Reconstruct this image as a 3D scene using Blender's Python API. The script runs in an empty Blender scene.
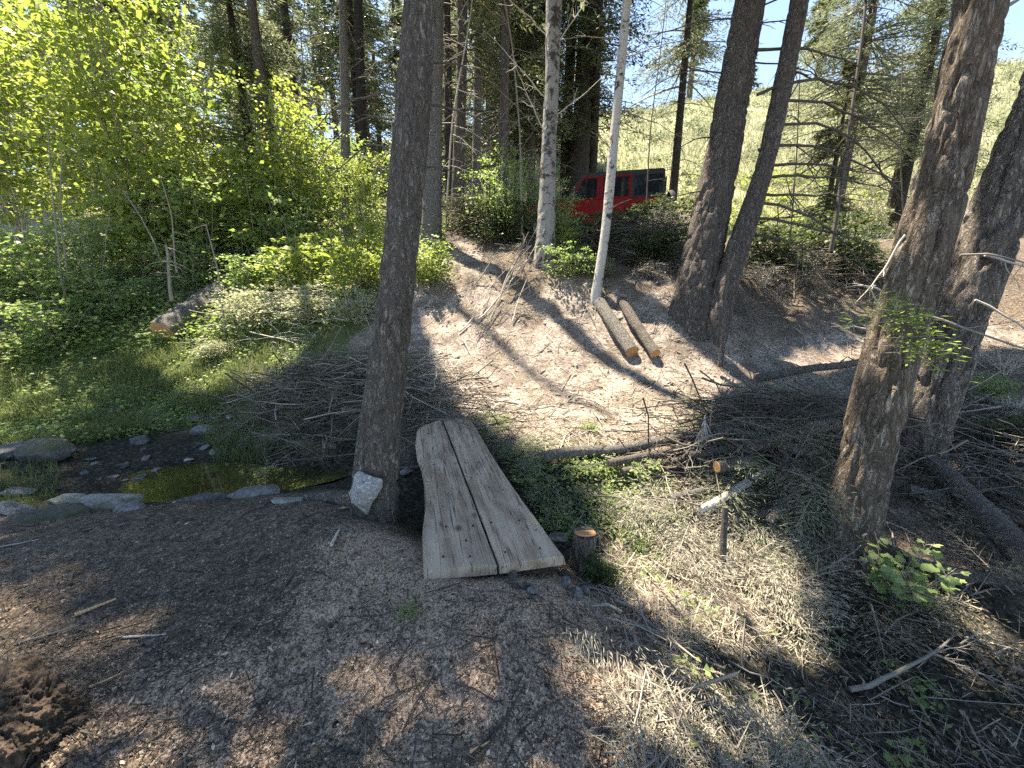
import bpy, bmesh, math, random
import numpy as np
from mathutils import Vector

random.seed(7)
RG = np.random.default_rng(11)
SC = bpy.context.scene
COL = SC.collection
A = np.array

# ------------------------------------------------------------------ camera
F, TH, HC = 400.0, math.radians(14), 1.45
CT, ST = math.cos(TH), math.sin(TH)
CAM = A([0, 0, HC])
def ray(px, py):
    u = (384 - py) / F
    return A([(px - 512) / F, CT + u * ST, -ST + u * CT])
def PT(px, py, t): return CAM + ray(px, py) * t            # point at depth t
def PZ(px, py, z):
    r = ray(px, py); return CAM + r * ((z - HC) / r[2])     # point on height z
def pix(p):
    p = np.asarray(p, float) - CAM
    f = p[..., 1] * CT - p[..., 2] * ST
    u = p[..., 1] * ST + p[..., 2] * CT
    f = np.where(f < .05, .05, f)
    return 512 + F * p[..., 0] / f, 384 - F * u / f, f
SUN_EL, SUN_AZ = math.radians(65), math.atan2(-.50, .866)
SUN = A([math.sin(SUN_AZ) * math.cos(SUN_EL), math.cos(SUN_AZ) * math.cos(SUN_EL), math.sin(SUN_EL)])

# ------------------------------------------------------------------ noise
def vnoise(p, seed=0):
    p = np.asarray(p, float)
    i = np.floor(p).astype(np.int64); f = p - i
    f = f * f * (3 - 2 * f)
    def h(x, y, z):
        n = (x * 73856093) ^ (y * 19349663) ^ (z * 83492791) ^ (seed * 2654435761 + 977)
        n = n & 0xFFFFFFFF
        n = ((n ^ (n >> 15)) * 2246822519) & 0xFFFFFFFF
        n = ((n ^ (n >> 13)) * 3266489917) & 0xFFFFFFFF
        return ((n ^ (n >> 16)) & 0xFFFFFF) / float(0xFFFFFF)
    r = 0
    for dx in (0, 1):
        for dy in (0, 1):
            for dz in (0, 1):
                w = (f[..., 0] if dx else 1 - f[..., 0]) * (f[..., 1] if dy else 1 - f[..., 1]) * (f[..., 2] if dz else 1 - f[..., 2])
                r = r + w * h(i[..., 0] + dx, i[..., 1] + dy, i[..., 2] + dz)
    return r * 2 - 1
def fbm(p, o=4, seed=0, gain=.5):
    p = np.asarray(p, float); r = 0; a = 1; s = 0
    for k in range(o):
        r = r + a * vnoise(p * 2 ** k + 17.3 * k, seed + k); s += a; a *= gain
    return r / s
def sstep(a, b, x):
    t = np.clip((x - a) / (b - a), 0, 1); return t * t * (3 - 2 * t)

# ------------------------------------------------------------------ terrain
def far_z(x, y):
    z = 2.6 * sstep(3.5, 10, y) + .02 * np.maximum(-x - 4, 0)
    crest = np.clip(17 + .115 * x, 11, 24)
    hill = sstep(15, 48, y) * .35 + .65 * np.clip((y - 15.8) / 29.2, 0, 1)
    back = sstep(48, 120, y)
    return z + (crest - 2.6) * hill * (1 - .6 * back)
CP = []
def cp(px, py, t): CP.append(PT(px, py, t))
def cz(px, py, z): CP.append(PZ(px, py, z))
def cw(x, y, z): CP.append(A([x, y, z]))
for a in [(512,768,0),(300,768,0),(100,768,.03),(0,768,.05),(0,640,.02),(200,640,0),(400,620,0),(512,600,0),(560,680,0),(600,768,-.05),
          (330,560,0),(200,560,-.03),(430,560,-.02),(540,572,-.04),(60,520,-.2),(130,510,-.17),(0,520,-.2),(290,498,-.1),(350,508,-.02),
          (230,470,-.44),(170,490,-.46),(200,500,-.42),(190,478,-.45),(100,455,-.32),(20,450,-.25),(330,478,-.42),(140,470,-.38),
          (150,400,-.2),(30,390,-.1),(240,405,-.15),(300,430,-.25),(210,430,-.3)]: cz(*a)
for a in [(520,470,3.5),(560,500,3.05),(620,540,2.9),(700,590,2.55),(780,650,2.25),(860,700,2.05),(1000,740,1.85),(800,560,2.85),(850,545,2.85),
          (680,720,1.52),(640,640,1.93),(560,420,4.4),(650,440,3.95),(760,470,3.5),(520,385,5.2),(620,385,5.1),(700,380,5.2),(800,370,5.6),(1000,330,7),
          (450,330,6.3),(450,284,7.2),(440,240,8.5),(540,300,6.6),(545,262,7.2),(600,300,6.35),(640,350,5.65),(690,312,6.0),(720,325,5.9),(740,350,5.7),
          (640,250,8.5),(580,250,8.),(800,270,8.5),(850,300,7.5),(950,290,8),(1000,400,4.5),(900,420,4.6),(1000,520,3.2),(165,345,7),(170,310,8),(100,270,9.5),
          (300,280,8.5),(300,330,7),(380,350,6),(250,280,8.8),(480,250,8.3),(500,330,6.1),(440,405,4.7),(920,470,3.6)]: cp(*a)
for a in [(-.1,2.9,-.5),(-.5,3.2,-.5),(.4,2.7,-.5),(-.75,4.25,-.05),(-.7,4.6,.05),(0,1.78,-.07),(-.4,1.8,-.05),(.25,1.85,-.1),
          (0,0,0),(-1.5,0,0),(1,0,-.1),(2,0,-.5),(3,0,-.5),(0,-2,0),(-3,-1,.1),(3,-2,-.5),(-4,1,0),(-5,2,-.1),(4,1.5,-.5),(5,2.5,-.2),
          (2,11.3,2.6),(4,11,2.6),(0,11.3,2.65),(2.5,14.6,2.6),(0,14,2.65),(4.5,13,2.6),(6,11,2.6),(-2,11.5,2.8),(9,10,2.4),(-6,11.5,2.5),(-10,12,3),(-12,6,.1),(-16,8,1),(7,5,.5),(9,4,.4)]: cw(*a)
CP = A(CP)
LK = 2.6
def kern(r): return (1 + 1.732 * r / LK) * np.exp(-1.732 * r / LK)
_d = np.hypot(CP[:, None, 0] - CP[None, :, 0], CP[:, None, 1] - CP[None, :, 1])
WK = np.linalg.solve(kern(_d) + np.eye(len(CP)) * 4e-3, CP[:, 2] - far_z(CP[:, 0], CP[:, 1]))
def Z0(x, y):
    x = np.asarray(x, float); y = np.asarray(y, float)
    sh = x.shape; x = x.ravel(); y = y.ravel(); out = far_z(x, y)
    m = (np.abs(x) < 30) & (y > -16) & (y < 32)
    xm, ym = x[m], y[m]; acc = np.zeros(len(xm))
    for c, w in zip(CP, WK): acc += w * kern(np.hypot(xm - c[0], ym - c[1]))
    out[m] += acc
    return out.reshape(sh)
def Z(x, y):
    x = np.asarray(x, float); y = np.asarray(y, float)
    q = np.stack([x, y, np.zeros_like(x)], -1)
    z = Z0(x, y)
    fg = 1 - sstep(2.0, 4.5, y)
    rough = .05 - .028 * fg
    z = z + rough * fbm(q * 2.1, 4, 3) + .014 * fbm(q * 11, 3, 5) + np.where(y > 14, .35 * fbm(q * .23, 3, 9), 0)
    bank = np.exp(-((y - 6.9) / 1.3) ** 2) * sstep(-1.8, -.2, x)
    return z + bank * (.13 * fbm(q * 3.1, 3, 21) + .05 * fbm(q * 8.5, 3, 23))
def onG(px, py, lift=0.):
    r = ray(px, py); t = np.linspace(.8, 60, 4000)
    p = CAM + r * t[:, None]
    d = p[:, 2] - Z(p[:, 0], p[:, 1]) - lift
    k = np.argmax(d < 0) if (d < 0).any() else len(t) - 1
    return A([p[k, 0], p[k, 1], float(Z(p[k, 0], p[k, 1])) + lift])
def gz(x, y): return float(Z(A([x]), A([y]))[0])

# ------------------------------------------------------------------ mesh builder
class G:
    def __init__(s): s.v = []; s.f = {3: [], 4: []}; s.tn = []; s.n = 0
    def add(s, V, Fc, tint=None):
        V = np.asarray(V, float); Fc = np.asarray(Fc, np.int64)
        s.v.append(V); s.f[Fc.shape[1]].append(Fc + s.n)
        s.tn.append(np.full(len(V), .5) if tint is None else np.broadcast_to(np.asarray(tint, float), (len(V),)))
        s.n += len(V)
    def mesh(s, name, mat, base=None, smooth=True):
        V = np.concatenate(s.v) if s.v else np.zeros((0, 3))
        if base is not None: V = V - np.asarray(base)
        me = bpy.data.meshes.new(name)
        me.vertices.add(len(V)); me.vertices.foreach_set('co', V.astype(np.float32).ravel())
        loops = []; st = []; tot = []; o = 0
        for k in (3, 4):
            if s.f[k]:
                f = np.concatenate(s.f[k]); loops.append(f.ravel())
                st.append(o + np.arange(len(f)) * k); tot.append(np.full(len(f), k)); o += f.size
        if loops:
            L = np.concatenate(loops); S = np.concatenate(st); T = np.concatenate(tot)
            me.loops.add(len(L)); me.loops.foreach_set('vertex_index', L.astype(np.int32))
            me.polygons.add(len(S)); me.polygons.foreach_set('loop_start', S.astype(np.int32))
            try: me.polygons.foreach_set('loop_total', T.astype(np.int32))
            except Exception: pass
            if smooth: me.polygons.foreach_set('use_smooth', np.ones(len(S), bool))
        at = me.attributes.new('tint', 'FLOAT', 'POINT')
        if s.tn: at.data.foreach_set('value', np.concatenate(s.tn).astype(np.float32))
        me.update(calc_edges=True)
        if mat: me.materials.append(mat)
        return me
    def obj(s, name, mat, parent=None, base=None, smooth=True):
        o = bpy.data.objects.new(name, s.mesh(name, mat, base, smooth)); COL.objects.link(o)
        if parent is not None: o.parent = parent
        elif base is not None: o.location = base
        return o
def leafy(name, gf, gl, mf, ml, parent, base):
    n = gf.n
    if gl is not None and gl.n:
        V = np.concatenate(gl.v); t = np.concatenate(gl.tn); off = gf.n
        gf.v.append(V); gf.tn.append(t); gf.n += len(V)
        for k in (3, 4): gf.f[k] += [f + off for f in gl.f[k]]
    if not gf.n: return None
    o = gf.obj(name, M[mf], parent, base); o.data.materials.append(M[ml])
    vi = np.zeros(len(o.data.loops), np.int32); o.data.loops.foreach_get('vertex_index', vi)
    st = np.zeros(len(o.data.polygons), np.int32); o.data.polygons.foreach_get('loop_start', st)
    o.data.polygons.foreach_set('material_index', (vi[st] >= n).astype(np.int32)); return o
def tag(o, label=None, cat=None, group=None, kind=None):
    if label: o['label'] = label
    if cat: o['category'] = cat
    if group: o['group'] = group
    if kind: o['kind'] = kind
    return o
def empty(name, loc, label, cat, group=None, rz=0):
    o = bpy.data.objects.new(name, None); COL.objects.link(o)
    o.location = loc; o.rotation_euler = (0, 0, rz); o.empty_display_size = .1
    return tag(o, label, cat, group)
def unit(v):
    v = np.asarray(v, float); return v / (np.linalg.norm(v, axis=-1, keepdims=True) + 1e-9)
def resample(pts, rad, step):
    pts = np.asarray(pts, float); rad = np.asarray(rad, float)
    d = np.r_[0, np.cumsum(np.linalg.norm(np.diff(pts, axis=0), axis=1))]
    n = max(2, int(d[-1] / step) + 1); q = np.linspace(0, d[-1], n)
    # smooth cubic-ish: interpolate then average
    P = np.stack([np.interp(q, d, pts[:, k]) for k in range(3)], 1); R = np.interp(q, d, rad)
    w = max(1, int(n / len(pts) / 3))
    if w > 1 and len(pts) > 2:
        for _ in range(2):
            pad = np.concatenate([np.repeat(P[:1], w, 0) - (np.arange(w, 0, -1)[:, None] * (P[1] - P[0])), P, np.repeat(P[-1:], w, 0) + (np.arange(1, w + 1)[:, None] * (P[-1] - P[-2]))])
            P = np.stack([np.convolve(pad[:, k], np.ones(2 * w + 1) / (2 * w + 1), 'valid') for k in range(3)], 1)
    return P, R
def tube(g, pts, rad, n=5, disp=None, cap=True, tint=None):
    P = np.asarray(pts, float); R = np.broadcast_to(np.asarray(rad, float), (len(P),))
    T = unit(np.gradient(P, axis=0))
    ref = A([0, 0, 1.]) if abs(T[:, 2].mean()) < .8 else A([0, 1., 0])
    U = unit(np.cross(T, ref)); W = np.cross(T, U)
    a = np.linspace(0, 2 * np.pi, n, endpoint=False)
    d = np.cos(a)[None, :, None] * U[:, None] + np.sin(a)[None, :, None] * W[:, None]
    rr = np.repeat(R[:, None], n, 1)
    if disp is not None: rr = rr + disp(P, a, R)
    V = (P[:, None] + d * rr[..., None]).reshape(-1, 3)
    m = len(P); i = np.arange(m - 1)[:, None] * n; j = np.arange(n)[None]; j2 = (j + 1) % n
    Q = np.stack([i + j, i + j2, i + n + j2, i + n + j], -1).reshape(-1, 4)
    g.add(V, Q, tint)
    if cap:
        for e, o in ((0, 0), (m - 1, (m - 1) * n)):
            c = np.concatenate([P[e:e + 1], V[o:o + n]])
            k = np.arange(n); t = np.stack([np.zeros(n, int), k + 1, (k + 1) % n + 1], 1)
            g.add(c, t if e else t[:, ::-1], tint)
def curve(p0, d, L, n=6, bend=(0, 0, 0), wob=.06, rng=RG):
    s = np.linspace(0, 1, n)[:, None]; d = unit(d)
    w = np.cumsum(rng.normal(0, wob, (n, 3)), 0); w[0] = 0
    return np.asarray(p0) + d * L * s + np.asarray(bend) * L * s ** 2 + w * L / n * 1.6
def cards(g, pos, ax, nr, L, W, fold=.15, tint=None):
    n = len(pos)
    if n == 0: return
    ax = unit(ax); sd = unit(np.cross(nr, ax)); nr = np.cross(ax, sd)
    L = np.broadcast_to(np.asarray(L, float), (n,))[:, None]; W = np.broadcast_to(np.asarray(W, float), (n,))[:, None]
    m = pos + ax * L * .45
    V = np.stack([pos, m + sd * W * .5 + nr * fold * W, pos + ax * L, m - sd * W * .5 + nr * fold * W], 1).reshape(-1, 3)
    k = np.arange(n)[:, None] * 4
    Q = k + A([[0, 1, 2, 3]])
    t = RG.random(n) if tint is None else np.broadcast_to(tint, (n,))
    g.add(V, Q, np.repeat(t, 4))
def blades(g, pos, h, w, lean, tint=None):
    n = len(pos); a = RG.random(n) * 6.283; b = RG.random(n) * 6.283
    h = np.broadcast_to(np.asarray(h, float), (n,)); w = np.broadcast_to(np.asarray(w, float), (n,)); lean = np.broadcast_to(np.asarray(lean, float), (n,))
    s = np.stack([np.cos(a), np.sin(a), 0 * a], 1) * w[:, None] * .5
    l = np.stack([np.cos(b), np.sin(b), 0 * b], 1)
    up = A([0, 0, 1.])
    m = pos + up * (h * .55)[:, None] + l * (lean * h * .3)[:, None]
    tip = pos + up * (h * np.sqrt(np.clip(1 - .5 * lean ** 2, .12, 1)))[:, None] + l * (lean * h)[:, None]
    V = np.stack([pos - s, pos + s, m + s * .8, m - s * .8, tip], 1).reshape(-1, 3)
    t = np.repeat(RG.random(n) if tint is None else tint, 5)
    k = np.arange(n)[:, None] * 5
    g.add(V, k + A([[0, 1, 2, 3]]), t)
    # tips share the block of vertices just added
    g.f[3].append(k + A([[3, 2, 4]]) + g.n - len(V))
def sticks(g, pos, d, L, r, tint=None):                   # many straight three-sided sticks at once
    n = len(pos); d = unit(d); L = np.broadcast_to(L, (n,)); r = np.broadcast_to(r, (n,))
    u = unit(np.cross(d, A([.31, .2, .93]))); w = np.cross(d, u)
    R = []
    bend = RG.normal(0, .05, (n, 3)) * L[:, None]
    for s, k in ((-.5, 1.), (0, .9), (.5, .55)):
        for j in range(3):
            a = j * 2.094
            R.append(pos + d * (L * s)[:, None] + (bend if s == 0 else 0) + (u * math.cos(a) + w * math.sin(a)) * (r * k)[:, None])
    V = np.stack(R, 1).reshape(-1, 3)
    q = []
    for a in (0, 3):
        for j in range(3): q.append([a + j, a + (j + 1) % 3, a + 3 + (j + 1) % 3, a + 3 + j])
    Q = (np.arange(n)[:, None, None] * 9 + A(q)[None]).reshape(-1, 4)
    g.add(V, Q, np.repeat(RG.random(n) if tint is None else tint, 9))

# ------------------------------------------------------------------ materials
def nd(nt, typ, ins=None, **pr):
    n = nt.nodes.new('ShaderNode' + typ)
    for k, v in pr.items(): setattr(n, k, v)
    for k, v in (ins or {}).items():
        s = n.inputs[k]
        if hasattr(v, 'is_linked') or isinstance(v, bpy.types.NodeSocket): nt.links.new(v, s)
        else: s.default_value = v
    return n
def c4(c): return (c[0], c[1], c[2], 1)
def mixc(nt, f, a, b, mode='MIX'):
    n = nt.nodes.new('ShaderNodeMix'); n.data_type = 'RGBA'; n.blend_type = mode
    for i, v in ((0, f), (6, a), (7, b)):
        if isinstance(v, bpy.types.NodeSocket): nt.links.new(v, n.inputs[i])
        else: n.inputs[i].default_value = c4(v) if isinstance(v, tuple) and len(v) == 3 else v
    return n.outputs[2]
def ramp(nt, f, st, interp='LINEAR'):
    n = nt.nodes.new('ShaderNodeValToRGB'); cr = n.color_ramp; cr.interpolation = interp
    while len(cr.elements) < len(st): cr.elements.new(.5)
    for e, (p, c) in zip(cr.elements, st):
        e.position = p; e.color = c4(c) if not isinstance(c, (int, float)) else (c, c, c, 1)
    nt.links.new(f, n.inputs[0]); return n.outputs[0]
def newmat(name):
    m = bpy.data.materials.new(name); m.use_nodes = True; nt = m.node_tree; nt.nodes.clear()
    return m, nt, nt.nodes.new('ShaderNodeOutputMaterial')
def mapped(nt, sc, kind='Object', rot=(0, 0, 0)):
    tc = nd(nt, 'TexCoord'); return nd(nt, 'Mapping', {'Vector': tc.outputs[kind], 'Scale': sc, 'Rotation': rot}).outputs[0]
def noise(nt, v, s, d=4, r=.55, dist=0):
    return nd(nt, 'TexNoise', {'Vector': v, 'Scale': s, 'Detail': d, 'Roughness': r, 'Distortion': dist}).outputs[0]
def math_(nt, op, a, b=0.0, clamp=False):
    n = nd(nt, 'Math', {0: a, 1: b}, operation=op); n.use_clamp = clamp; return n.outputs[0]
def bump(nt, h, strength, dist, normal=None):
    i = {'Strength': strength, 'Distance': dist, 'Height': h}
    if normal is not None: i['Normal'] = normal
    return nd(nt, 'Bump', i).outputs[0]
def bsdf(nt, out, col, rough, nrm=None, **kw):
    i = {'Base Color': c4(col) if isinstance(col, tuple) else col, 'Roughness': rough}
    if nrm is not None: i['Normal'] = nrm
    i.update(kw)
    b = nd(nt, 'BsdfPrincipled', i); nt.links.new(b.outputs[0], out.inputs[0]); return b
def attr(nt, name): return nd(nt, 'Attribute', attribute_name=name)

def bark(name, dark, mid, light, sc=9., zs=.28, lichen=None, lich_amt=.55, bst=.9):
    m, nt, out = newmat(name)
    v = mapped(nt, (1, 1, zs))
    warp = nd(nt, 'TexNoise', {'Vector': v, 'Scale': sc * 3.2, 'Detail': 3.}).outputs[1]
    vv = nd(nt, 'MixRGB', {0: .05, 1: v, 2: warp}).outputs[0]
    e1 = nd(nt, 'TexVoronoi', {'Vector': vv, 'Scale': sc * 1.25}, feature='DISTANCE_TO_EDGE').outputs[0]
    e2 = nd(nt, 'TexVoronoi', {'Vector': vv, 'Scale': sc * 3.1}, feature='DISTANCE_TO_EDGE').outputs[0]
    r1 = math_(nt, 'ABSOLUTE', math_(nt, 'SUBTRACT', noise(nt, vv, sc * 1.6, 4, .55), .5))
    fur = math_(nt, 'MULTIPLY', ramp(nt, e1, [(0, 0.), (.07, .6), (.2, 1.)]), math_(nt, 'MULTIPLY', ramp(nt, e2, [(0, .45), (.12, 1.)]), ramp(nt, r1, [(0, .25), (.07, 1.)])))
    cell = nd(nt, 'SeparateColor', {0: nd(nt, 'TexVoronoi', {'Vector': vv, 'Scale': sc * 3.1}).outputs['Color']}).outputs[0]
    n1 = noise(nt, v, sc * 5, 6, .75); n2 = noise(nt, mapped(nt, (1, 1, .6)), 60, 6, .78); n3 = noise(nt, mapped(nt, (1, 1, 1)), 3.2, 3)
    h = math_(nt, 'ADD', math_(nt, 'MULTIPLY', fur, .5), math_(nt, 'ADD', math_(nt, 'MULTIPLY', n1, .3), math_(nt, 'MULTIPLY', cell, .2)))
    c = ramp(nt, math_(nt, 'ADD', math_(nt, 'MULTIPLY', h, .62), math_(nt, 'MULTIPLY', n2, .4)), [(.25, dark), (.52, mid), (.76, light)])
    c = mixc(nt, math_(nt, 'MULTIPLY', n3, .5), c, tuple(k * .62 for k in mid))
    if lichen:
        f = ramp(nt, math_(nt, 'ADD', math_(nt, 'MULTIPLY', n2, .6), math_(nt, 'MULTIPLY', n3, .5)), [(lich_amt, 0.), (lich_amt + .08, .8)])
        c = mixc(nt, f, c, lichen)
    b1 = bump(nt, h, bst, .035); b2 = bump(nt, n2, .6, .012, b1)
    bsdf(nt, out, c, .92, b2, **{'Specular IOR Level': .2}); return m
def birch(name, white, scar, amt=.56):
    m, nt, out = newmat(name)
    n1 = noise(nt, mapped(nt, (1, 1, 1.1)), 7, 6, .7, .6); n2 = noise(nt, mapped(nt, (1, 1, 9)), 9, 4, .6); n3 = noise(nt, mapped(nt, (1, 1, .5)), 40, 5, .7); n4 = noise(nt, mapped(nt, (1, 1, 1)), 2.3, 2)
    c = mixc(nt, n3, white, tuple(k * .6 for k in white))
    c = mixc(nt, ramp(nt, math_(nt, 'ADD', n2, math_(nt, 'MULTIPLY', n4, .3)), [(.78, 0.), (.84, .8)]), c, scar)
    c = mixc(nt, ramp(nt, math_(nt, 'ADD', math_(nt, 'MULTIPLY', n1, .75), math_(nt, 'MULTIPLY', n4, .25)), [(amt, 0.), (amt + .05, 1.)]), c, scar)
    bsdf(nt, out, c, .8, bump(nt, n3, .4, .01, bump(nt, n1, .5, .02))); return m
def leaf(name, a, b, trans, tcol=None, rough=.5, tw=.5):
    m, nt, out = newmat(name)
    t = attr(nt, 'tint').outputs['Fac']
    oi = nd(nt, 'ObjectInfo').outputs['Random']
    big = noise(nt, mapped(nt, (1, 1, 1)), 2.2, 2)
    f = math_(nt, 'ADD', math_(nt, 'MULTIPLY', t, .75), math_(nt, 'MULTIPLY', big, .3), True)
    c = mixc(nt, f, a, b)
    c = mixc(nt, math_(nt, 'MULTIPLY', oi, .25), c, tuple(k * .7 for k in a))
    p = nd(nt, 'BsdfPrincipled', {'Base Color': c, 'Roughness': rough, 'Specular IOR Level': .3})
    tc = mixc(nt, 1., c, tcol or (1, 1, 1), 'MULTIPLY')
    tr = nd(nt, 'BsdfTranslucent', {'Color': tc})
    mx = nd(nt, 'MixShader', {0: trans, 1: p.outputs[0], 2: tr.outputs[0]})
    nt.links.new(mx.outputs[0], out.inputs[0]); return m
def plain(name, a, b, sc=20, rough=.85, bst=.3, bd=.01, tinted=True, stretch=(1, 1, 1)):
    m, nt, out = newmat(name)
    n = noise(nt, mapped(nt, stretch), sc, 5, .65)
    f = math_(nt, 'ADD', math_(nt, 'MULTIPLY', n, .5), math_(nt, 'MULTIPLY', attr(nt, 'tint').outputs['Fac'], .5)) if tinted else n
    c = ramp(nt, f, [(.25, a), (.75, b)])
    bsdf(nt, out, c, rough, bump(nt, n, bst, bd)); return m
def cutwood(name, a, b):
    m, nt, out = newmat(name)
    v = mapped(nt, (1, 1, 1))
    ln = nd(nt, 'VectorMath', {0: v}, operation='LENGTH').outputs['Value']
    w = math_(nt, 'SINE', math_(nt, 'ADD', math_(nt, 'MULTIPLY', ln, 520.), math_(nt, 'MULTIPLY', noise(nt, v, 9, 3), 9.)))
    n = noise(nt, v, 45, 4)
    c = mixc(nt, math_(nt, 'ADD', math_(nt, 'MULTIPLY', w, .22), math_(nt, 'MULTIPLY', n, .7), True), a, b)
    bsdf(nt, out, c, .8, bump(nt, n, .4, .006)); return m
def rockmat(name, a, b, lich, moss=None, mamt=.5):
    m, nt, out = newmat(name)
    v = mapped(nt, (1, 1, 1)); n1 = noise(nt, v, 7, 6, .65); n2 = noise(nt, v, 42, 5, .7); n3 = noise(nt, v, 3, 3)
    vo = nd(nt, 'TexVoronoi', {'Vector': nd(nt, 'MixRGB', {0: .25, 1: v, 2: nd(nt, 'TexNoise', {'Vector': v, 'Scale': 5.}).outputs[1]}).outputs[0], 'Scale': 4.5}, feature='DISTANCE_TO_EDGE').outputs[0]
    crack = ramp(nt, vo, [(0, 0.), (.035, 1.)])
    c = ramp(nt, math_(nt, 'ADD', math_(nt, 'MULTIPLY', n1, .6), math_(nt, 'MULTIPLY', n2, .4)), [(.3, a), (.62, b)])
    c = mixc(nt, ramp(nt, n2, [(.55, 0.), (.66, .8)]), c, lich)
    c = mixc(nt, math_(nt, 'MULTIPLY', math_(nt, 'SUBTRACT', 1., crack), .5), c, tuple(k * .4 for k in a))
    if moss:
        gn = nd(nt, 'NewGeometry').outputs['Normal']
        up = nd(nt, 'SeparateXYZ', {0: gn}).outputs[2]
        f = ramp(nt, math_(nt, 'ADD', math_(nt, 'MULTIPLY', up, .4), math_(nt, 'MULTIPLY', n3, .8)), [(mamt, 0.), (mamt + .15, 1.)])
        c = mixc(nt, f, c, mixc(nt, n2, moss, tuple(k * 2 for k in moss)))
    h = math_(nt, 'ADD', math_(nt, 'MULTIPLY', n1, .7), math_(nt, 'MULTIPLY', n2, .3))
    bsdf(nt, out, c, .85, bump(nt, crack, .35, .01, bump(nt, h, .9, .03))); return m

M = {}
M['bark_main'] = bark('bark_grey_brown', (.035, .029, .024), (.17, .148, .127), (.33, .30, .265), 16, .3, (.38, .37, .34), .66)
M['bark_fir'] = bark('bark_furrowed', (.026, .019, .014), (.19, .152, .12), (.41, .36, .305), 11, .22, (.46, .44, .40), .64, 1.)
M['bark_fir_grey'] = bark('bark_furrowed_grey', (.028, .023, .019), (.205, .175, .15), (.44, .40, .36), 13, .24, (.50, .48, .45), .62, 1.)
M['bark_pine'] = bark('bark_pine', (.035, .029, .027), (.155, .132, .118), (.30, .265, .24), 14, .3, (.4, .38, .35), .66)
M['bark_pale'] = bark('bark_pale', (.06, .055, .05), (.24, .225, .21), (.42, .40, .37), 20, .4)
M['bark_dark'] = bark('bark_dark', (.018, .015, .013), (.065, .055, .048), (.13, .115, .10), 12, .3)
M['bark_dead'] = bark('bark_weathered', (.05, .042, .036), (.22, .195, .17), (.42, .39, .35), 26, .2)
M['birch'] = birch('bark_birch', (.52, .49, .45), (.035, .03, .027), .555)
M['birch_old'] = birch('bark_birch_old', (.31, .295, .27), (.045, .036, .03), .51)
M['leaf_maple'] = leaf('leaf_maple', (.18, .25, .065), (.37, .43, .145), .55, (1.14, 1.16, .75))
M['leaf_shrub'] = leaf('leaf_shrub', (.15, .23, .085), (.35, .43, .19), .52, (1.08, 1.2, .75))
M['leaf_dark'] = leaf('leaf_dark', (.04, .065, .022), (.11, .15, .05), .4)
M['leaf_pale'] = leaf('leaf_pale', (.27, .31, .16), (.48, .50, .30), .45)
M['leaf_dry'] = leaf('leaf_dry', (.20, .17, .11), (.42, .38, .28), .25)
M['needle'] = leaf('needle_green', (.035, .06, .028), (.10, .14, .06), .25)
M['needle_grey'] = leaf('needle_greygreen', (.13, .17, .10), (.30, .34, .20), .35)
M['needle_olive'] = leaf('needle_olive', (.07, .095, .04), (.18, .20, .09), .3)
M['needle_dry'] = leaf('needle_dry', (.19, .18, .14), (.42, .41, .33), .2)
M['sprig'] = leaf('needle_fresh', (.16, .26, .04), (.34, .44, .09), .4)
M['twig'] = plain('twig_grey', (.10, .085, .07), (.36, .32, .27), 18, .85)
M['twig_dark'] = plain('twig_dark', (.028, .024, .02), (.14, .12, .10), 18, .85)
M['twig_mid'] = plain('twig_brown', (.045, .037, .03), (.22, .19, .155), 18, .85)
M['twig_pale'] = plain('twig_pale', (.28, .25, .21), (.60, .56, .50), 18, .8)
M['chip'] = plain('wood_chip', (.21, .15, .105), (.68, .54, .41), 30, .85)
M['mulch'] = plain('bark_mulch', (.02, .015, .011), (.17, .125, .09), 30, .9)
M['straw'] = leaf('dry_straw', (.29, .25, .185), (.65, .59, .475), .25)
M['grass'] = leaf('grass_green', (.08, .12, .04), (.25, .29, .11), .45)
M['grass_meadow'] = leaf('grass_meadow', (.20, .24, .12), (.50, .49, .36), .3)
M['cut_orange'] = cutwood('cut_orange', (.36, .155, .06), (.68, .40, .20))
M['cut_pale'] = cutwood('cut_pale', (.42, .25, .12), (.70, .50, .32))
M['rock'] = rockmat('rock_grey', (.07, .068, .066), (.22, .215, .205), (.34, .33, .31))
M['rock_white'] = rockmat('rock_pale', (.13, .13, .13), (.36, .355, .345), (.58, .57, .55))
M['rock_slab'] = rockmat('rock_slab', (.12, .115, .107), (.34, .33, .31), (.46, .45, .42), (.05, .06, .025), .72)
M['rock_wet'] = rockmat('rock_dark', (.035, .035, .036), (.12, .12, .118), (.24, .24, .23))
M['rock_moss'] = rockmat('rock_mossy', (.03, .027, .023), (.12, .105, .088), (.2, .19, .16), (.028, .034, .012), .68)
M['needle_brown'] = leaf('needle_brown', (.09, .075, .05), (.26, .23, .16), .2)
M['rot'] = plain('rotten_wood', (.010, .007, .005), (.10, .07, .05), 70, .95, 1., .012, True, (1, 1, .5))

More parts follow.
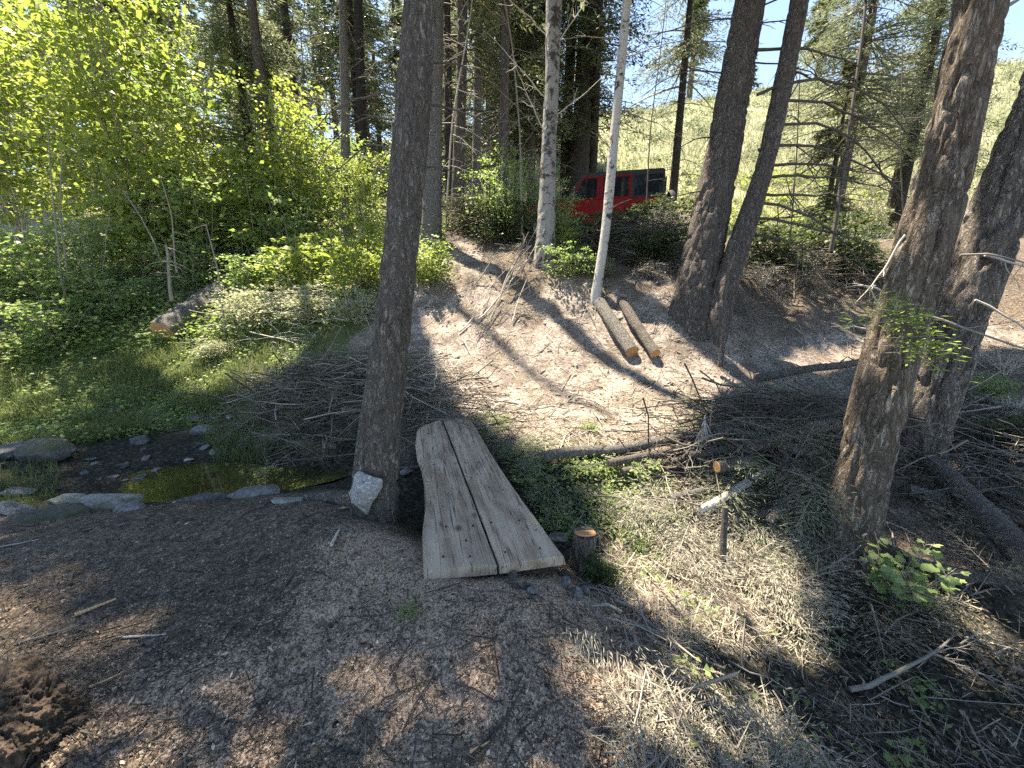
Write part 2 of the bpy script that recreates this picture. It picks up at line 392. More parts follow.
def mat_plank():
    m, nt, out = newmat('weathered_plank')
    PR = math.radians(-14.5); R0 = nd(nt, 'Mapping', {'Vector': nd(nt, 'TexCoord').outputs['Object'], 'Rotation': (0, 0, PR)}).outputs[0]
    def mapped(nt, sc): return nd(nt, 'Mapping', {'Vector': R0, 'Scale': sc}).outputs[0]
    v = R0
    wn = nd(nt, 'TexNoise', {'Vector': mapped(nt, (1, .35, 1)), 'Scale': 3.2, 'Detail': 3.}).outputs[0]
    sx = nd(nt, 'SeparateXYZ', {0: v}).outputs
    ring = math_(nt, 'ADD', math_(nt, 'MULTIPLY', sx[0], 42.), math_(nt, 'MULTIPLY', wn, 22.))
    grain = math_(nt, 'ADD', math_(nt, 'MULTIPLY', math_(nt, 'SINE', ring), .5), .5)
    fine = noise(nt, mapped(nt, (26, 1.1, 26)), 6, 4, .6)
    blot = noise(nt, v, 4.5, 5, .6); dirt = noise(nt, v, 26, 4, .7)
    c = ramp(nt, math_(nt, 'ADD', math_(nt, 'MULTIPLY', grain, .35), math_(nt, 'MULTIPLY', fine, .65)), [(.18, (.21, .148, .102)), (.5, (.38, .285, .21)), (.85, (.50, .405, .315))])
    c = mixc(nt, ramp(nt, blot, [(.45, 0.), (.7, .55)]), c, (.50, .405, .305))
    c = mixc(nt, ramp(nt, blot, [(.3, .35), (.45, 0.)]), c, (.27, .195, .14))
    kv = nd(nt, 'TexVoronoi', {'Vector': mapped(nt, (1, .75, 0)), 'Scale': 4.3, 'Randomness': 1.}).outputs[0]
    c = mixc(nt, ramp(nt, kv, [(.06, .9), (.15, 0.)]), c, (.09, .06, .042))
    c = mixc(nt, ramp(nt, dirt, [(.58, 0.), (.72, .5)]), c, (.14, .115, .095))
    cr = noise(nt, mapped(nt, (9, .22, 1)), 3.3, 2)
    c = mixc(nt, ramp(nt, cr, [(.480, 0.), (.496, .85), (.504, .85), (.52, 0.)]), c, (.06, .05, .04))
    h = math_(nt, 'ADD', math_(nt, 'MULTIPLY', fine, .6), math_(nt, 'MULTIPLY', dirt, .3))
    bsdf(nt, out, c, .8, bump(nt, h, .5, .006)); return m
M['plank'] = mat_plank()

def mat_ground():
    m, nt, out = newmat('forest_floor')
    v = mapped(nt, (1, 1, 1)); z = nd(nt, 'SeparateColor', {0: attr(nt, 'zone').outputs['Color']}).outputs; z2 = nd(nt, 'SeparateColor', {0: attr(nt, 'zone2').outputs['Color']}).outputs
    nA = noise(nt, v, 4, 6, .65); nB = noise(nt, v, 24, 6, .7); nC = noise(nt, v, 110, 4, .7)
    cellv = nd(nt, 'TexVoronoi', {'Vector': mapped(nt, (1, 1, 1)), 'Scale': 150.})
    cell = nd(nt, 'SeparateColor', {0: cellv.outputs['Color']}).outputs
    cell2 = nd(nt, 'SeparateColor', {0: nd(nt, 'TexVoronoi', {'Vector': nd(nt, 'MixRGB', {0: .06, 1: v, 2: nd(nt, 'TexNoise', {'Vector': v, 'Scale': 14.}).outputs[1]}).outputs[0], 'Scale': 46.}).outputs['Color']}).outputs
    # dark mulch: soil with lighter bits
    soil = ramp(nt, math_(nt, 'ADD', math_(nt, 'MULTIPLY', nB, .55), math_(nt, 'MULTIPLY', cell[0], .45)), [(.25, (.034, .026, .019)), (.55, (.118, .092, .070)), (.8, (.24, .20, .16))])
    soil = mixc(nt, ramp(nt, cell2[1], [(.86, 0.), (.9, .7)]), soil, (.20, .165, .14))
    big = noise(nt, v, 1.7, 4, .6)
    soil = mixc(nt, ramp(nt, big, [(.4, .55), (.55, 0.)]), soil, (.05, .04, .032))
    saw = ramp(nt, math_(nt, 'ADD', math_(nt, 'MULTIPLY', cell[1], .6), math_(nt, 'MULTIPLY', nC, .4)), [(.2, (.12, .08, .055)), (.5, (.34, .245, .18)), (.85, (.57, .45, .355))])
    sawf = ramp(nt, math_(nt, 'ADD', math_(nt, 'ADD', z[0], math_(nt, 'MULTIPLY', nB, .9)), math_(nt, 'MULTIPLY', cell[2], .5)), [(.82, 0.), (1.22, 1.)])
    c = mixc(nt, sawf, soil, saw)
    dust = ramp(nt, math_(nt, 'ADD', math_(nt, 'MULTIPLY', nB, .6), math_(nt, 'MULTIPLY', cell2[0], .4)), [(.25, (.13, .105, .085)), (.5, (.30, .25, .22)), (.8, (.45, .395, .36))])
    dust = mixc(nt, ramp(nt, noise(nt, v, 2.6, 5, .65), [(.42, .75), (.56, 0.)]), dust, (.12, .095, .075))
    dustf = ramp(nt, math_(nt, 'ADD', z[1], math_(nt, 'MULTIPLY', nA, .6)), [(.52, 0.), (.85, 1.)])
    c = mixc(nt, dustf, c, dust)
    green = ramp(nt, math_(nt, 'ADD', math_(nt, 'MULTIPLY', nB, .6), math_(nt, 'MULTIPLY', nC, .4)), [(.3, (.025, .03, .01)), (.55, (.075, .105, .025)), (.8, (.17, .20, .06))])
    c = mixc(nt, ramp(nt, math_(nt, 'ADD', z[2], math_(nt, 'MULTIPLY', nA, .7)), [(.6, 0.), (.95, .9)]), c, green)
    mead = ramp(nt, math_(nt, 'ADD', math_(nt, 'MULTIPLY', noise(nt, v, .35, 5, .6), .5), math_(nt, 'MULTIPLY', noise(nt, v, 3, 5, .7), .5)), [(.3, (.10, .14, .045)), (.5, (.26, .27, .15)), (.7, (.42, .40, .29))])
    c = mixc(nt, z2[0], c, mead)
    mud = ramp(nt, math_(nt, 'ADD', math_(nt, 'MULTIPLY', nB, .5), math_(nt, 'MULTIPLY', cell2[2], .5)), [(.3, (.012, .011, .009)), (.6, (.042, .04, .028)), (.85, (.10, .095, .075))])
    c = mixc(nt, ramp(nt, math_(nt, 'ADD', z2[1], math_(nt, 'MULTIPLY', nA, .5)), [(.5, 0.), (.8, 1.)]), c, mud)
    h = math_(nt, 'ADD', math_(nt, 'MULTIPLY', nB, .6), math_(nt, 'ADD', math_(nt, 'MULTIPLY', cell[0], .25), math_(nt, 'MULTIPLY', cell2[0], .35)))
    bsdf(nt, out, c, .95, bump(nt, h, .8, .02), **{'Specular IOR Level': .2}); return m
M['ground'] = mat_ground()

def mat_water():
    m, nt, out = newmat('pool_water')
    n = noise(nt, mapped(nt, (1, 1, 1)), 7, 3)
    a = noise(nt, mapped(nt, (1, 1, 1)), 2.6, 4)
    c = ramp(nt, a, [(.35, (.022, .022, .008)), (.6, (.055, .054, .018))])
    bsdf(nt, out, c, .03, bump(nt, n, .035, .02), **{'IOR': 1.9}); return m
M['water'] = mat_water()
def simple(name, col, rough, metal=0., **kw):
    m, nt, out = newmat(name)
    n = noise(nt, mapped(nt, (1, 1, 1)), 9, 4)
    c = mixc(nt, math_(nt, 'MULTIPLY', n, .35), col, tuple(k * .6 for k in col))
    bsdf(nt, out, c, rough, None, Metallic=metal, **kw); return m
M['red'] = simple('red_paint', (.22, .003, .003), .5, 0., **{'Specular IOR Level': .2})
M['black'] = simple('black_trim', (.016, .016, .017), .55)
M['glass'] = simple('dark_glass', (.012, .014, .018), .05)
M['rubber'] = simple('tyre_rubber', (.02, .02, .02), .85)
M['rim'] = simple('wheel_rim', (.25, .25, .26), .35, .8)
M['lamp'] = simple('lamp_red', (.35, .02, .02), .25)
M['screw'] = simple('screw_steel', (.05, .045, .042), .5, .6)

# ------------------------------------------------------------------ ground sheet
def blob(lst):
    return [(onG(px, py), r) for px, py, r in lst]
SAW = blob([(460,740,.45),(450,548,.16),(560,600,.2),(380,552,.22),(345,600,.2),(350,680,.35),(300,768,.5),(560,680,.35),(545,605,.25),(600,740,.25),(500,650,.35),(420,600,.3),(480,600,.2),(200,740,.3),(560,760,.3)])
DUST = blob([(450,330,.9),(450,284,.9),(440,250,.8),(520,350,.9),(600,385,.9),(700,380,1.),(800,375,.7),(560,320,.8),(640,345,.7),(560,412,.6),(630,415,.7),(470,402,.45),
             (700,330,.7),(980,332,.9),(690,600,.3),(740,620,.3),(640,560,.3),(500,400,.5),(660,310,.8),(790,640,.2),(300,300,1.2),(350,330,.8),(860,360,.7)])
GRN = blob([(30,400,1.4),(100,412,1.3),(170,405,1.2),(60,432,.9),(240,372,1.3),(300,345,1.1),(20,475,.5),(530,455,.35),(590,465,.32),(640,500,.3),(490,425,.3),(100,360,1.5),(190,360,1.3),(260,460,.4),(200,440,.5),(10,500,.3),(600,520,.2),(650,560,.2)])
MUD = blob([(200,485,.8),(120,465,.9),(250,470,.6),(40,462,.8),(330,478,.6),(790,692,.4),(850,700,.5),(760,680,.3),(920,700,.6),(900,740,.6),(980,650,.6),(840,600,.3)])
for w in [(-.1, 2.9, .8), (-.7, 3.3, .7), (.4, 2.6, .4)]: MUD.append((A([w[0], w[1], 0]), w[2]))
def field(lst, x, y, q):
    r = np.zeros_like(x)
    for c, s in lst:
        r = np.maximum(r, np.exp(-((x - c[0]) ** 2 + (y - c[1]) ** 2) / (s * s)))
    return np.clip(r + .22 * fbm(q * 3.0, 3, 31) * (r > .05), 0, 1)
def build_ground():
    n = 560
    s = np.linspace(-1, 1, n + 1)
    X1 = 1.25 * np.sinh(s * 6.2); Y1 = 2.2 + 1.25 * np.sinh(s * 6.2)
    X, Y = np.meshgrid(X1, Y1)
    Zz = Z(X.ravel(), Y.ravel())
    V = np.stack([X.ravel(), Y.ravel(), Zz], 1)
    i = np.arange(n)[:, None] * (n + 1); j = np.arange(n)[None]
    Q = np.stack([i + j, i + j + 1, i + n + 2 + j, i + n + 1 + j], -1).reshape(-1, 4)
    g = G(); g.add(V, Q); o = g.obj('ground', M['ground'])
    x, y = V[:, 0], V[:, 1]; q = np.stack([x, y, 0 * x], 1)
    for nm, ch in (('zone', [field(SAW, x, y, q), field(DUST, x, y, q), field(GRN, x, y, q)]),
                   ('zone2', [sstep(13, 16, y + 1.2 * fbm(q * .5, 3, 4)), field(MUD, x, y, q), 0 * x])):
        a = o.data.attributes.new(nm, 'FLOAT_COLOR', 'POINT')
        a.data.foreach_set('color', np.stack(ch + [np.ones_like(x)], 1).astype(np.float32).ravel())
    tag(o, 'bare forest floor with mulch, dusty path and sloping bank', 'ground', kind='structure')
build_ground()

# pool of still water
def build_pool():
    g = G(); c = PZ(195, 486, -.37); n = 48
    a = np.linspace(0, 2 * np.pi, n, endpoint=False)
    r = 1 + .12 * np.sin(3 * a + 1) + .08 * np.sin(5 * a)
    V = np.stack([c[0] + 1.15 * r * np.cos(a), c[1] + .5 * r * np.sin(a) + .12 * np.cos(a), np.full(n, -.37)], 1)
    V = np.concatenate([[c], V]); k = np.arange(n)
    g.add(V, np.stack([0 * k, k + 1, (k + 1) % n + 1], 1))
    tag(g.obj('water', M['water']), 'small still olive pool in the creek bed', 'water', kind='structure')
build_pool()

# ------------------------------------------------------------------ shade: crowns shaped for the light, foliage cut over ground meant to be sunlit
def inpoly(x, y, poly):
    r = np.zeros(len(x), bool); n = len(poly)
    for i in range(n):
        x0, y0 = poly[i]; x1, y1 = poly[(i + 1) % n]
        c = ((y0 > y) != (y1 > y)) & (x < (x1 - x0) * (y - y0) / ((y1 - y0) + 1e-9) + x0)
        r ^= c
    return r
LIT = [[(395,225),(470,205),(545,262),(600,280),(690,285),(700,322),(770,352),(860,345),(1024,296),(1024,345),(880,368),(760,388),(730,402),(725,450),(650,515),(590,500),(535,470),(490,436),(470,428),(432,402),(415,330)],
       [(595,490),(640,468),(710,468),(745,525),(800,575),(850,640),(830,675),(760,668),(690,648),(605,590)],
       [(560,685),(640,640),(730,665),(810,730),(840,800),(560,800)],
       [(0,0),(430,0),(430,285),(345,322),(275,395),(185,402),(150,372),(60,325),(0,285)]]
SOFT = [[(190,768),(260,690),(330,620),(430,590),(600,610),(640,700),(600,768)], [(320,530),(415,540),(400,600),(310,575)], [(425,500),(500,500),(520,540),(425,545)], [(840,380),(1024,380),(1024,600),(900,600)]]
def lands(p):
    zg = np.full(len(p), .5)
    for _ in range(3):
        k = (p[:, 2] - zg) / SUN[2]
        g = p - SUN * k[:, None]; zg = Z0(g[:, 0], g[:, 1])
    return np.stack([g[:, 0], g[:, 1], zg], 1)
def keep_shade(p, jit=.09):
    g = lands(p) + RG.normal(0, jit, p.shape) * A([1, 1, 0])
    x, y, f = pix(g); vis = (g[:, 1] > .6)
    bad = np.zeros(len(p), bool)
    for L in LIT: bad |= vis & inpoly(x, y, L)
    gap = fbm(g * A([2.1, 2.1, 0]), 2, 41) > -.03
    for L in SOFT: bad |= vis & inpoly(x, y, L) & gap & (RG.random(len(p)) < .74)
    # leafy bank on the left is sunlit through its whole height
    for zl in (1., 2.5, 4., 5.5):
        q = p - SUN * ((p[:, 2] - zl) / SUN[2])[:, None]
        bad |= (p[:, 2] > zl) & (q[:, 0] < -2.6) & (q[:, 0] > -13) & (q[:, 1] > 6.4 + .5 * zl) & (q[:, 1] < 12.5)
    for zl in (.8, 1.6, 2.4, 3.2, 4.):       # ragged gaps that let sun streak down the two big firs
        q = p - SUN * ((p[:, 2] - zl) / SUN[2])[:, None]
        hit = (np.hypot(q[:, 0] - 2.55, q[:, 1] - 2.6) < .45) | (np.hypot(q[:, 0] - 3.9 - .25 * zl * .3, q[:, 1] - 3.4) < .55)
        bad |= hit & (fbm(q * A([3., 3., 0]) + A([0, 0, zl * 3.]), 2, 51) > .0) & (p[:, 2] > zl)
    bad |= (g[:, 1] > 17)
    return ~bad

def bough_cards(p0, d, L, droop, ns=9, nk=3, cl=.2, cw_=.06, wf=.33, jit=.35):
    """positions / axes / normals of needle sprays along one bough"""
    s = np.linspace(.12, 1, ns); d = unit(d); lat = unit(np.cross(d, A([0, 0, 1.])))
    c = p0 + d * L * s[:, None] + A([0, 0, -1]) * (droop * L * s ** 2)[:, None]
    w = wf * L * (1 - s) ** .8 + .06
    P, D = [], []
    for sg in (-1, 1):
        for k in np.linspace(.08, 1, nk):
            P.append(c + lat * sg * (w * k)[:, None] + A([0, 0, -1]) * (.25 * w * k * k)[:, None]); D.append(np.tile(lat * sg * .75 + d * .65 - A([0, 0, .18]), (ns, 1)))
    P.append(c); D.append(np.tile(d - A([0, 0, droop]), (ns, 1)))
    P = np.concatenate(P); D = np.concatenate(D)
    D = D + RG.normal(0, jit, D.shape); P = P + RG.normal(0, .03 + .02 * L, P.shape)
    N = A([0, 0, 1.]) + RG.normal(0, .45, D.shape)
    return P, D, N, cl * (.7 + .6 * RG.random(len(P))), cw_ * (.7 + .6 * RG.random(len(P)))
def crown(axis, z0, z1, R, nb, cl=.22, cw_=.06, droop=.18, prune=False, ns=9, nk=3, shape=.75, rise=-.1, limbs=True, inner=0., tw=None):
    """axis: z -> (x, y).  returns foliage G and limb G"""
    gf, gl = G(), G()
    for b in range(nb):
        q = RG.random(); z = z0 + (z1 - z0) * q; a = RG.random() * 6.283
        L = R * (max(1 - q, .03) ** shape) * (.6 + .5 * RG.random()); x, y = axis(z)
        d = A([math.cos(a), math.sin(a), rise + .25 * q + RG.normal(0, .08)])
        p0 = A([x, y, z]) + unit(d) * L * inner
        P, D, N, l, w = bough_cards(p0, d, L * (1 - inner), droop, ns, nk, cl, cw_)
        if prune:
            k = keep_shade(P + unit(D) * l[:, None] * .5); P, D, N, l, w = P[k], D[k], N[k], l[k], w[k]
        cards(gf, P, D, N, l, w, .1, RG.random(len(P)) * .6 + .4 * RG.random())
        if limbs:
            s = np.linspace(0, .9, 5)[:, None]
            tube(gl, A([x, y, z]) + unit(d) * L * s + A([0, 0, -1]) * droop * L * s ** 2, np.linspace(.006 + .012 * L, .004, 5), 4, None, False)
    return gf, gl
def trunk(g, pts, rad, n=40, step=.03, amp=.12, ks=3.2, kz=.9, seed=1, flare=0., flz=.35):
    P, R = resample(pts, rad, step)
    z0 = P[0, 2]
    def disp(P, a, R):
        z = np.repeat(P[:, 2:3], len(a), 1); an = np.repeat(a[None], len(P), 0)
        r0 = R.mean()
        q = np.stack([np.cos(an) * r0 * ks * 4, np.sin(an) * r0 * ks * 4, z * kz * 4], -1)
        f = np.clip(np.abs(fbm(q, 4, seed)) * 4.2, 0, 1) ** .7
        d = R[:, None] * amp * (f - .78 + .25 * fbm(q * 3.1, 3, seed + 2)) + R[:, None] * .07 * fbm(q * .25, 2, seed + 5)
        if flare:
            e = np.exp(-(z - z0) / flz); d = d + R[:, None] * flare * e * (.65 + .6 * np.cos(an * 4 + seed) * .5 + .5 * vnoise(q * .3, seed + 8))
        return d
    tube(g, P, R, n, disp, True)
def pxpath(lst): 
    pts = [PT(x, y, t) for x, y, t, w in lst]; rad = [w * .5 * t / F / math.sqrt(1 + ((x - 512) / F) ** 2) for x, y, t, w in lst]
    return pts, rad
def extend(pts, rad, top, rt=.05):
    d = unit(A(pts[-1]) - A(pts[-2])); d = unit(d + A([0, 0, .6])); n = 3; p = A(pts[-1]); h = (top - p[2]) / max(d[2], .3)
    return pts + [p + d * h * k / n for k in range(1, n + 1)], rad + [rad[-1] + (rt - rad[-1]) * k / n for k in range(1, n + 1)]
def axis_of(pts):
    q = A(pts); o = np.argsort(q[:, 2]); q = q[o]
    return lambda z: (np.interp(z, q[:, 2], q[:, 0]), np.interp(z, q[:, 2], q[:, 1]))
def tree(name, label, cat, px, mat, top=None, n=32, step=.04, amp=.12, ks=3.2, kz=.9, seed=1, flare=0., sink=.6, group=None, crn=None, leafmat='needle', cmat='twig_dark', limbs=()):
    pts, rad = pxpath(px)
    b = pts[0]; base = A([b[0], b[1], gz(b[0], b[1])])
    pts = [b - A([0, 0, max(sink, b[2] - base[2] + sink)])] + pts; rad = [rad[0] * 1.04] + rad
    if top: pts, rad = extend(pts, rad, top)
    root = empty(name, base, label, cat, group)
    g = G(); trunk(g, pts, rad, n, step, amp, ks, kz, seed, flare); g.obj('trunk', M[mat], root, base)
    if crn:
        gf, gl = crown(axis_of(pts), **crn)
        leafy('crown', gf, gl, leafmat, cmat, root, base)
    for L in limbs: limb(root, base, *L)
    return root, base, pts
def limb(root, base, p0, d, L, r=.012, bend=(0, 0, -.25), nsub=5, mat='twig_dark', name='dead_limb', sub=.4, wob=.05):
    g = G(); c = curve(p0, d, L, 10, bend, wob)
    tube(g, c, np.linspace(r, r * .25, 10), 5)
    for k in range(nsub):
        i = RG.integers(2, 9); dd = unit(unit(d) * .7 + RG.normal(0, .55, 3)); l = L * sub * (.3 + .7 * RG.random()) * (1 - i / 12)
        c2 = curve(c[i], dd, l, 6, A(bend) * .6, .08); tube(g, c2, np.linspace(r * .42, r * .12, 6), 4, None, False)
        for _ in range(2):
            j = RG.integers(1, 5); d3 = unit(dd + RG.normal(0, .7, 3)); c3 = curve(c2[j], d3, l * .35, 4, (0, 0, -.1), .08); tube(g, c3, np.linspace(r * .22, r * .08, 4), 3, None, False)
    return g.obj(name, M[mat], root, base)

# ------------------------------------------------------------------ foreground and bank trees
SHF = dict(cl=.17, cw_=.045, prune=True, droop=.25, ns=12, nk=5, limbs=True, shape=.6)
SH = dict(cl=.26, cw_=.11, prune=True, droop=.2, ns=9, nk=4, limbs=False, shape=.4)  # crowns above the frame, thinned to steer where their shade lands
r, b, mp = tree('conifer_tree', 'grey-brown conifer leaning at the left edge of the plank bridge, pale rock at its foot', 'tree',
    [(369,515,2.80,50),(374,480,2.80,44),(381,421,2.76,42),(392,335,2.74,38),(401,250,2.72,35),(411,137,2.68,35),(421,0,2.66,32)], 'bark_main',
    15, 110, .012, .13, 4.2, 1.1, 3, .8, crn=dict(z0=6.6, z1=15, R=2.8, nb=170, **SH))
MAINB = b
for px, py, dx, L in ((392,120,-1,1.0),(410,60,1,1.1),(388,150,-.8,.9),(405,170,1,.8),(398,95,-1,1.2),(415,105,.9,.9)):
    limb(r, b, PT(px, py, 2.72), (dx, .5, .35), L, .008, (0, 0, -.55), 4)
# shallow surface root running from its foot
g = G(); rp = [PT(360,505,2.78), PT(335,503,2.86), PT(312,505,2.9), PT(285,513,2.92)]
rp = [A([p[0], p[1], gz(p[0], p[1]) + h]) for p, h in zip(rp, (.07, .035, .012, -.03))]
P_, R_ = resample(rp, [.075, .05, .035, .02], .02); tube(g, P_, R_, 12, lambda P, a, R: R[:, None] * .15 * fbm(np.stack([np.cos(a)[None] * 3 + 0 * P[:, :1], np.sin(a)[None] * 3 + 0 * P[:, :1], P[:, :1] * 14 + 0 * a[None]], -1), 2, 8))
g.obj('root', M['bark_main'], r, b)

r, b, _ = tree('fir_tree', 'thick furrowed brown fir at right, nearer of two crossing trunks, green sprig on it', 'tree',
    [(848,550,2.84,60),(853,512,2.82,55),(874,421,2.78,57),(893,335,2.72,58),(920,262,2.66,61),(944,171,2.58,60),(964,85,2.5,59),(981,0,2.42,61)], 'bark_fir',
    15, 150, .011, .24, 3.0, .7, 12, .6, crn=dict(z0=7, z1=15, R=3, nb=90, **SH))
RB = b
limb(r, b, PT(905,235,2.5), (-.5, -.3, -1), .55, .007, (-.1, 0, .1), 3, 'twig_pale')
limb(r, b, PT(880,290,2.5), (-.9, -.25, .25), .3, .006, (0, 0, -.2), 2, 'twig_pale')
limb(r, b, PT(868,330,2.55), (-1, -.3, .2), .35, .006, (0, 0, -.1), 2, 'twig_pale')
limb(r, b, PT(880,310,2.5), (-.7, -.2, .8), .3, .006, (0, 0, -.2), 2, 'twig_pale')
limb(r, b, PT(925,315,2.5), (.8, -.3, -.35), 1.1, .008, (.1, 0, -.05), 4, 'twig')
limb(r, b, PT(1000,10,2.4), (.8, .1, .5), .7, .012, (0, 0, 0), 3, 'twig')
g = G(); gt = G()
for px, py, dx, L in ((868,303,.2,.17),(878,312,.55,.20),(886,322,.8,.22),(890,338,.9,.23),(896,345,.5,.18),(905,352,.9,.2),(872,318,-.3,.14)):
    p0 = PT(px, py, 2.36); d = A([dx, -.35, .12])
    P, D, N, l, w = bough_cards(p0, d, L, .15, 12, 3, .05, .011, .4, .2); cards(g, P, D, N + A([0, -.3, .4]), l, w, .05)
    tube(gt, p0 + unit(d) * L * np.linspace(-1, .9, 4)[:, None], .002, 4)
leafy('foliage', g, gt, 'sprig', 'twig', r, b)

r, b, _ = tree('fir_tree', 'thick grey furrowed fir leaning off the right edge, behind the nearer brown trunk', 'tree',
    [(908,478,3.7,54),(926,421,3.66,56),(946,352,3.6,60),(970,284,3.52,64),(994,225,3.46,68),(1022,160,3.4,72),(1078,20,3.3,76)], 'bark_fir_grey',
    15, 130, .013, .24, 3.2, .7, 23, .5, crn=dict(z0=7, z1=15, R=3, nb=90, **SH))
limb(r, b, PT(985,255,3.3), (1, -.2, -.35), .8, .012, (0, 0, -.1), 3, 'twig_pale')
limb(r, b, PT(975,300,3.3), (.8, -.4, -.5), .9, .01, (.1, 0, -.3), 3, 'twig_pale')
limb(r, b, PT(960,255,3.3), (.8, -.4, .1), .7, .01, (0, 0, -.5), 3, 'twig')

# the twin conifers on the bank
r, b, _ = tree('conifer_tree', 'left and thicker of the twin dark conifers rising from the far side of the path', 'tree',
    [(691,322,6.0,50),(695,295,6.0,44),(700,262,6.0,41),(720,171,5.95,37),(735,85,5.9,35),(750,0,5.85,32)], 'bark_pine',
    16, 80, .022, .15, 3, .8, 31, .85, crn=dict(z0=8.4, z1=16, R=3.2, nb=150, **SH))
r2, b2, _ = tree('conifer_tree', 'right and thinner of the twin dark conifers, dead limbs arching off it to the right', 'tree',
    [(712,328,5.75,28),(722,295,5.75,26),(733,262,5.75,25),(765,171,5.7,20),(783,85,5.66,21),(800,0,5.6,20)], 'bark_pine',
    14, 60, .022, .13, 3, .8, 37, .7, crn=dict(z0=8.2, z1=14, R=2.6, nb=120, **SH))
for px, py, d, L, bd in ((757,50,(1,.1,.25),1.6,(0,0,-.35)),(757,95,(1,-.1,.55),2.2,(0,0,-.75)),(772,102,(1,.2,.1),2.3,(0,0,-.35)),(765,130,(1,0,.3),2.2,(0,0,-.75)),
                         (758,150,(1,-.2,.15),1.9,(0,0,-.5)),(760,165,(1,.1,.05),2.,(0,0,-.1)),(752,180,(1,-.1,.12),1.8,(0,0,-.2)),(748,195,(1,.2,.15),2.,(0,0,-.1)),
                         (742,215,(1,-.2,-.2),1.7,(0,0,-.1)),(740,235,(1,-.3,.1),.9,(0,0,-.4)),(748,205,(.9,-.2,.1),1.6,(0,0,-.8)),(780,60,(.6,-.2,-.6),.6,(0,0,.2))):
    limb(r2, b2, PT(px, py, 5.7), d, L * 1.1, .024, bd, 8)
for px, py, d, L, bd in ((745,10,(1,-.2,.4),2.6,(0,0,-.5)),(735,60,(1,0,.2),2.2,(0,0,-.5)),(735,30,(1,-.2,.2),1.,(0,0,-.2)),(722,140,(-1,-.3,.1),.9,(0,0,-.4)),(728,75,(-1,-.2,.2),1.4,(0,0,-.5)),(740,20,(-1,.1,.1),1.6,(0,0,-.3)),(712,190,(-1,-.2,0),.8,(0,0,-.3))):
    limb(r, b, PT(px, py, 5.9), d, L, .014, bd, 6)

# birches on the bank
r, b, _ = tree('birch_tree', 'patchy grey-white birch with dark scarred foot, dead sticks heaped against it', 'tree',
    [(544,272,7.2,23),(546,240,7.2,19),(547,205,7.2,17),(548,164,7.18,15),(552,85,7.15,14),(554,0,7.1,16)], 'birch_old',
    13.5, 36, .03, .10, 3, .8, 41, .35, crn=dict(z0=9.4, z1=13.5, R=2.6, nb=140, **SH), leafmat='leaf_shrub')
for px, py, d, L in ((550,60,(1,-.2,1.2),1.6),(549,100,(-1,-.1,.8),1.4),(550,120,(1,-.2,.6),1.1),(548,140,(-.7,-.3,1),1.2),(551,40,(-1,0,.7),1.5)):
    limb(r, b, PT(px, py, 7.15), d, L, .014, (0, 0, .1), 6, 'twig_pale')
r, b, _ = tree('birch_tree', 'slim white birch with black scars standing in front of the red car', 'tree',
    [(594,302,6.4,11),(599,275,6.4,10),(604,245,6.38,9.5),(610,188,6.34,10),(614,137,6.3,9),(621,68,6.25,9.5),(627,0,6.2,9)], 'birch',
    13, 28, .02, .06, 3, .8, 43, .25, crn=dict(z0=9.2, z1=13, R=2.4, nb=130, **SH), leafmat='leaf_shrub')
for px, py, d, L in ((612,150,(-.7,-.2,.6),.5),(607,210,(.9,-.2,.5),.4),(620,60,(1,-.2,.3),1.2),(616,110,(1,.1,-.1),1.3),(622,40,(-1,.1,.2),1.)):
    limb(r, b, PT(px, py, 6.3), d, L, .01, (0, 0, -.15), 5, 'twig')

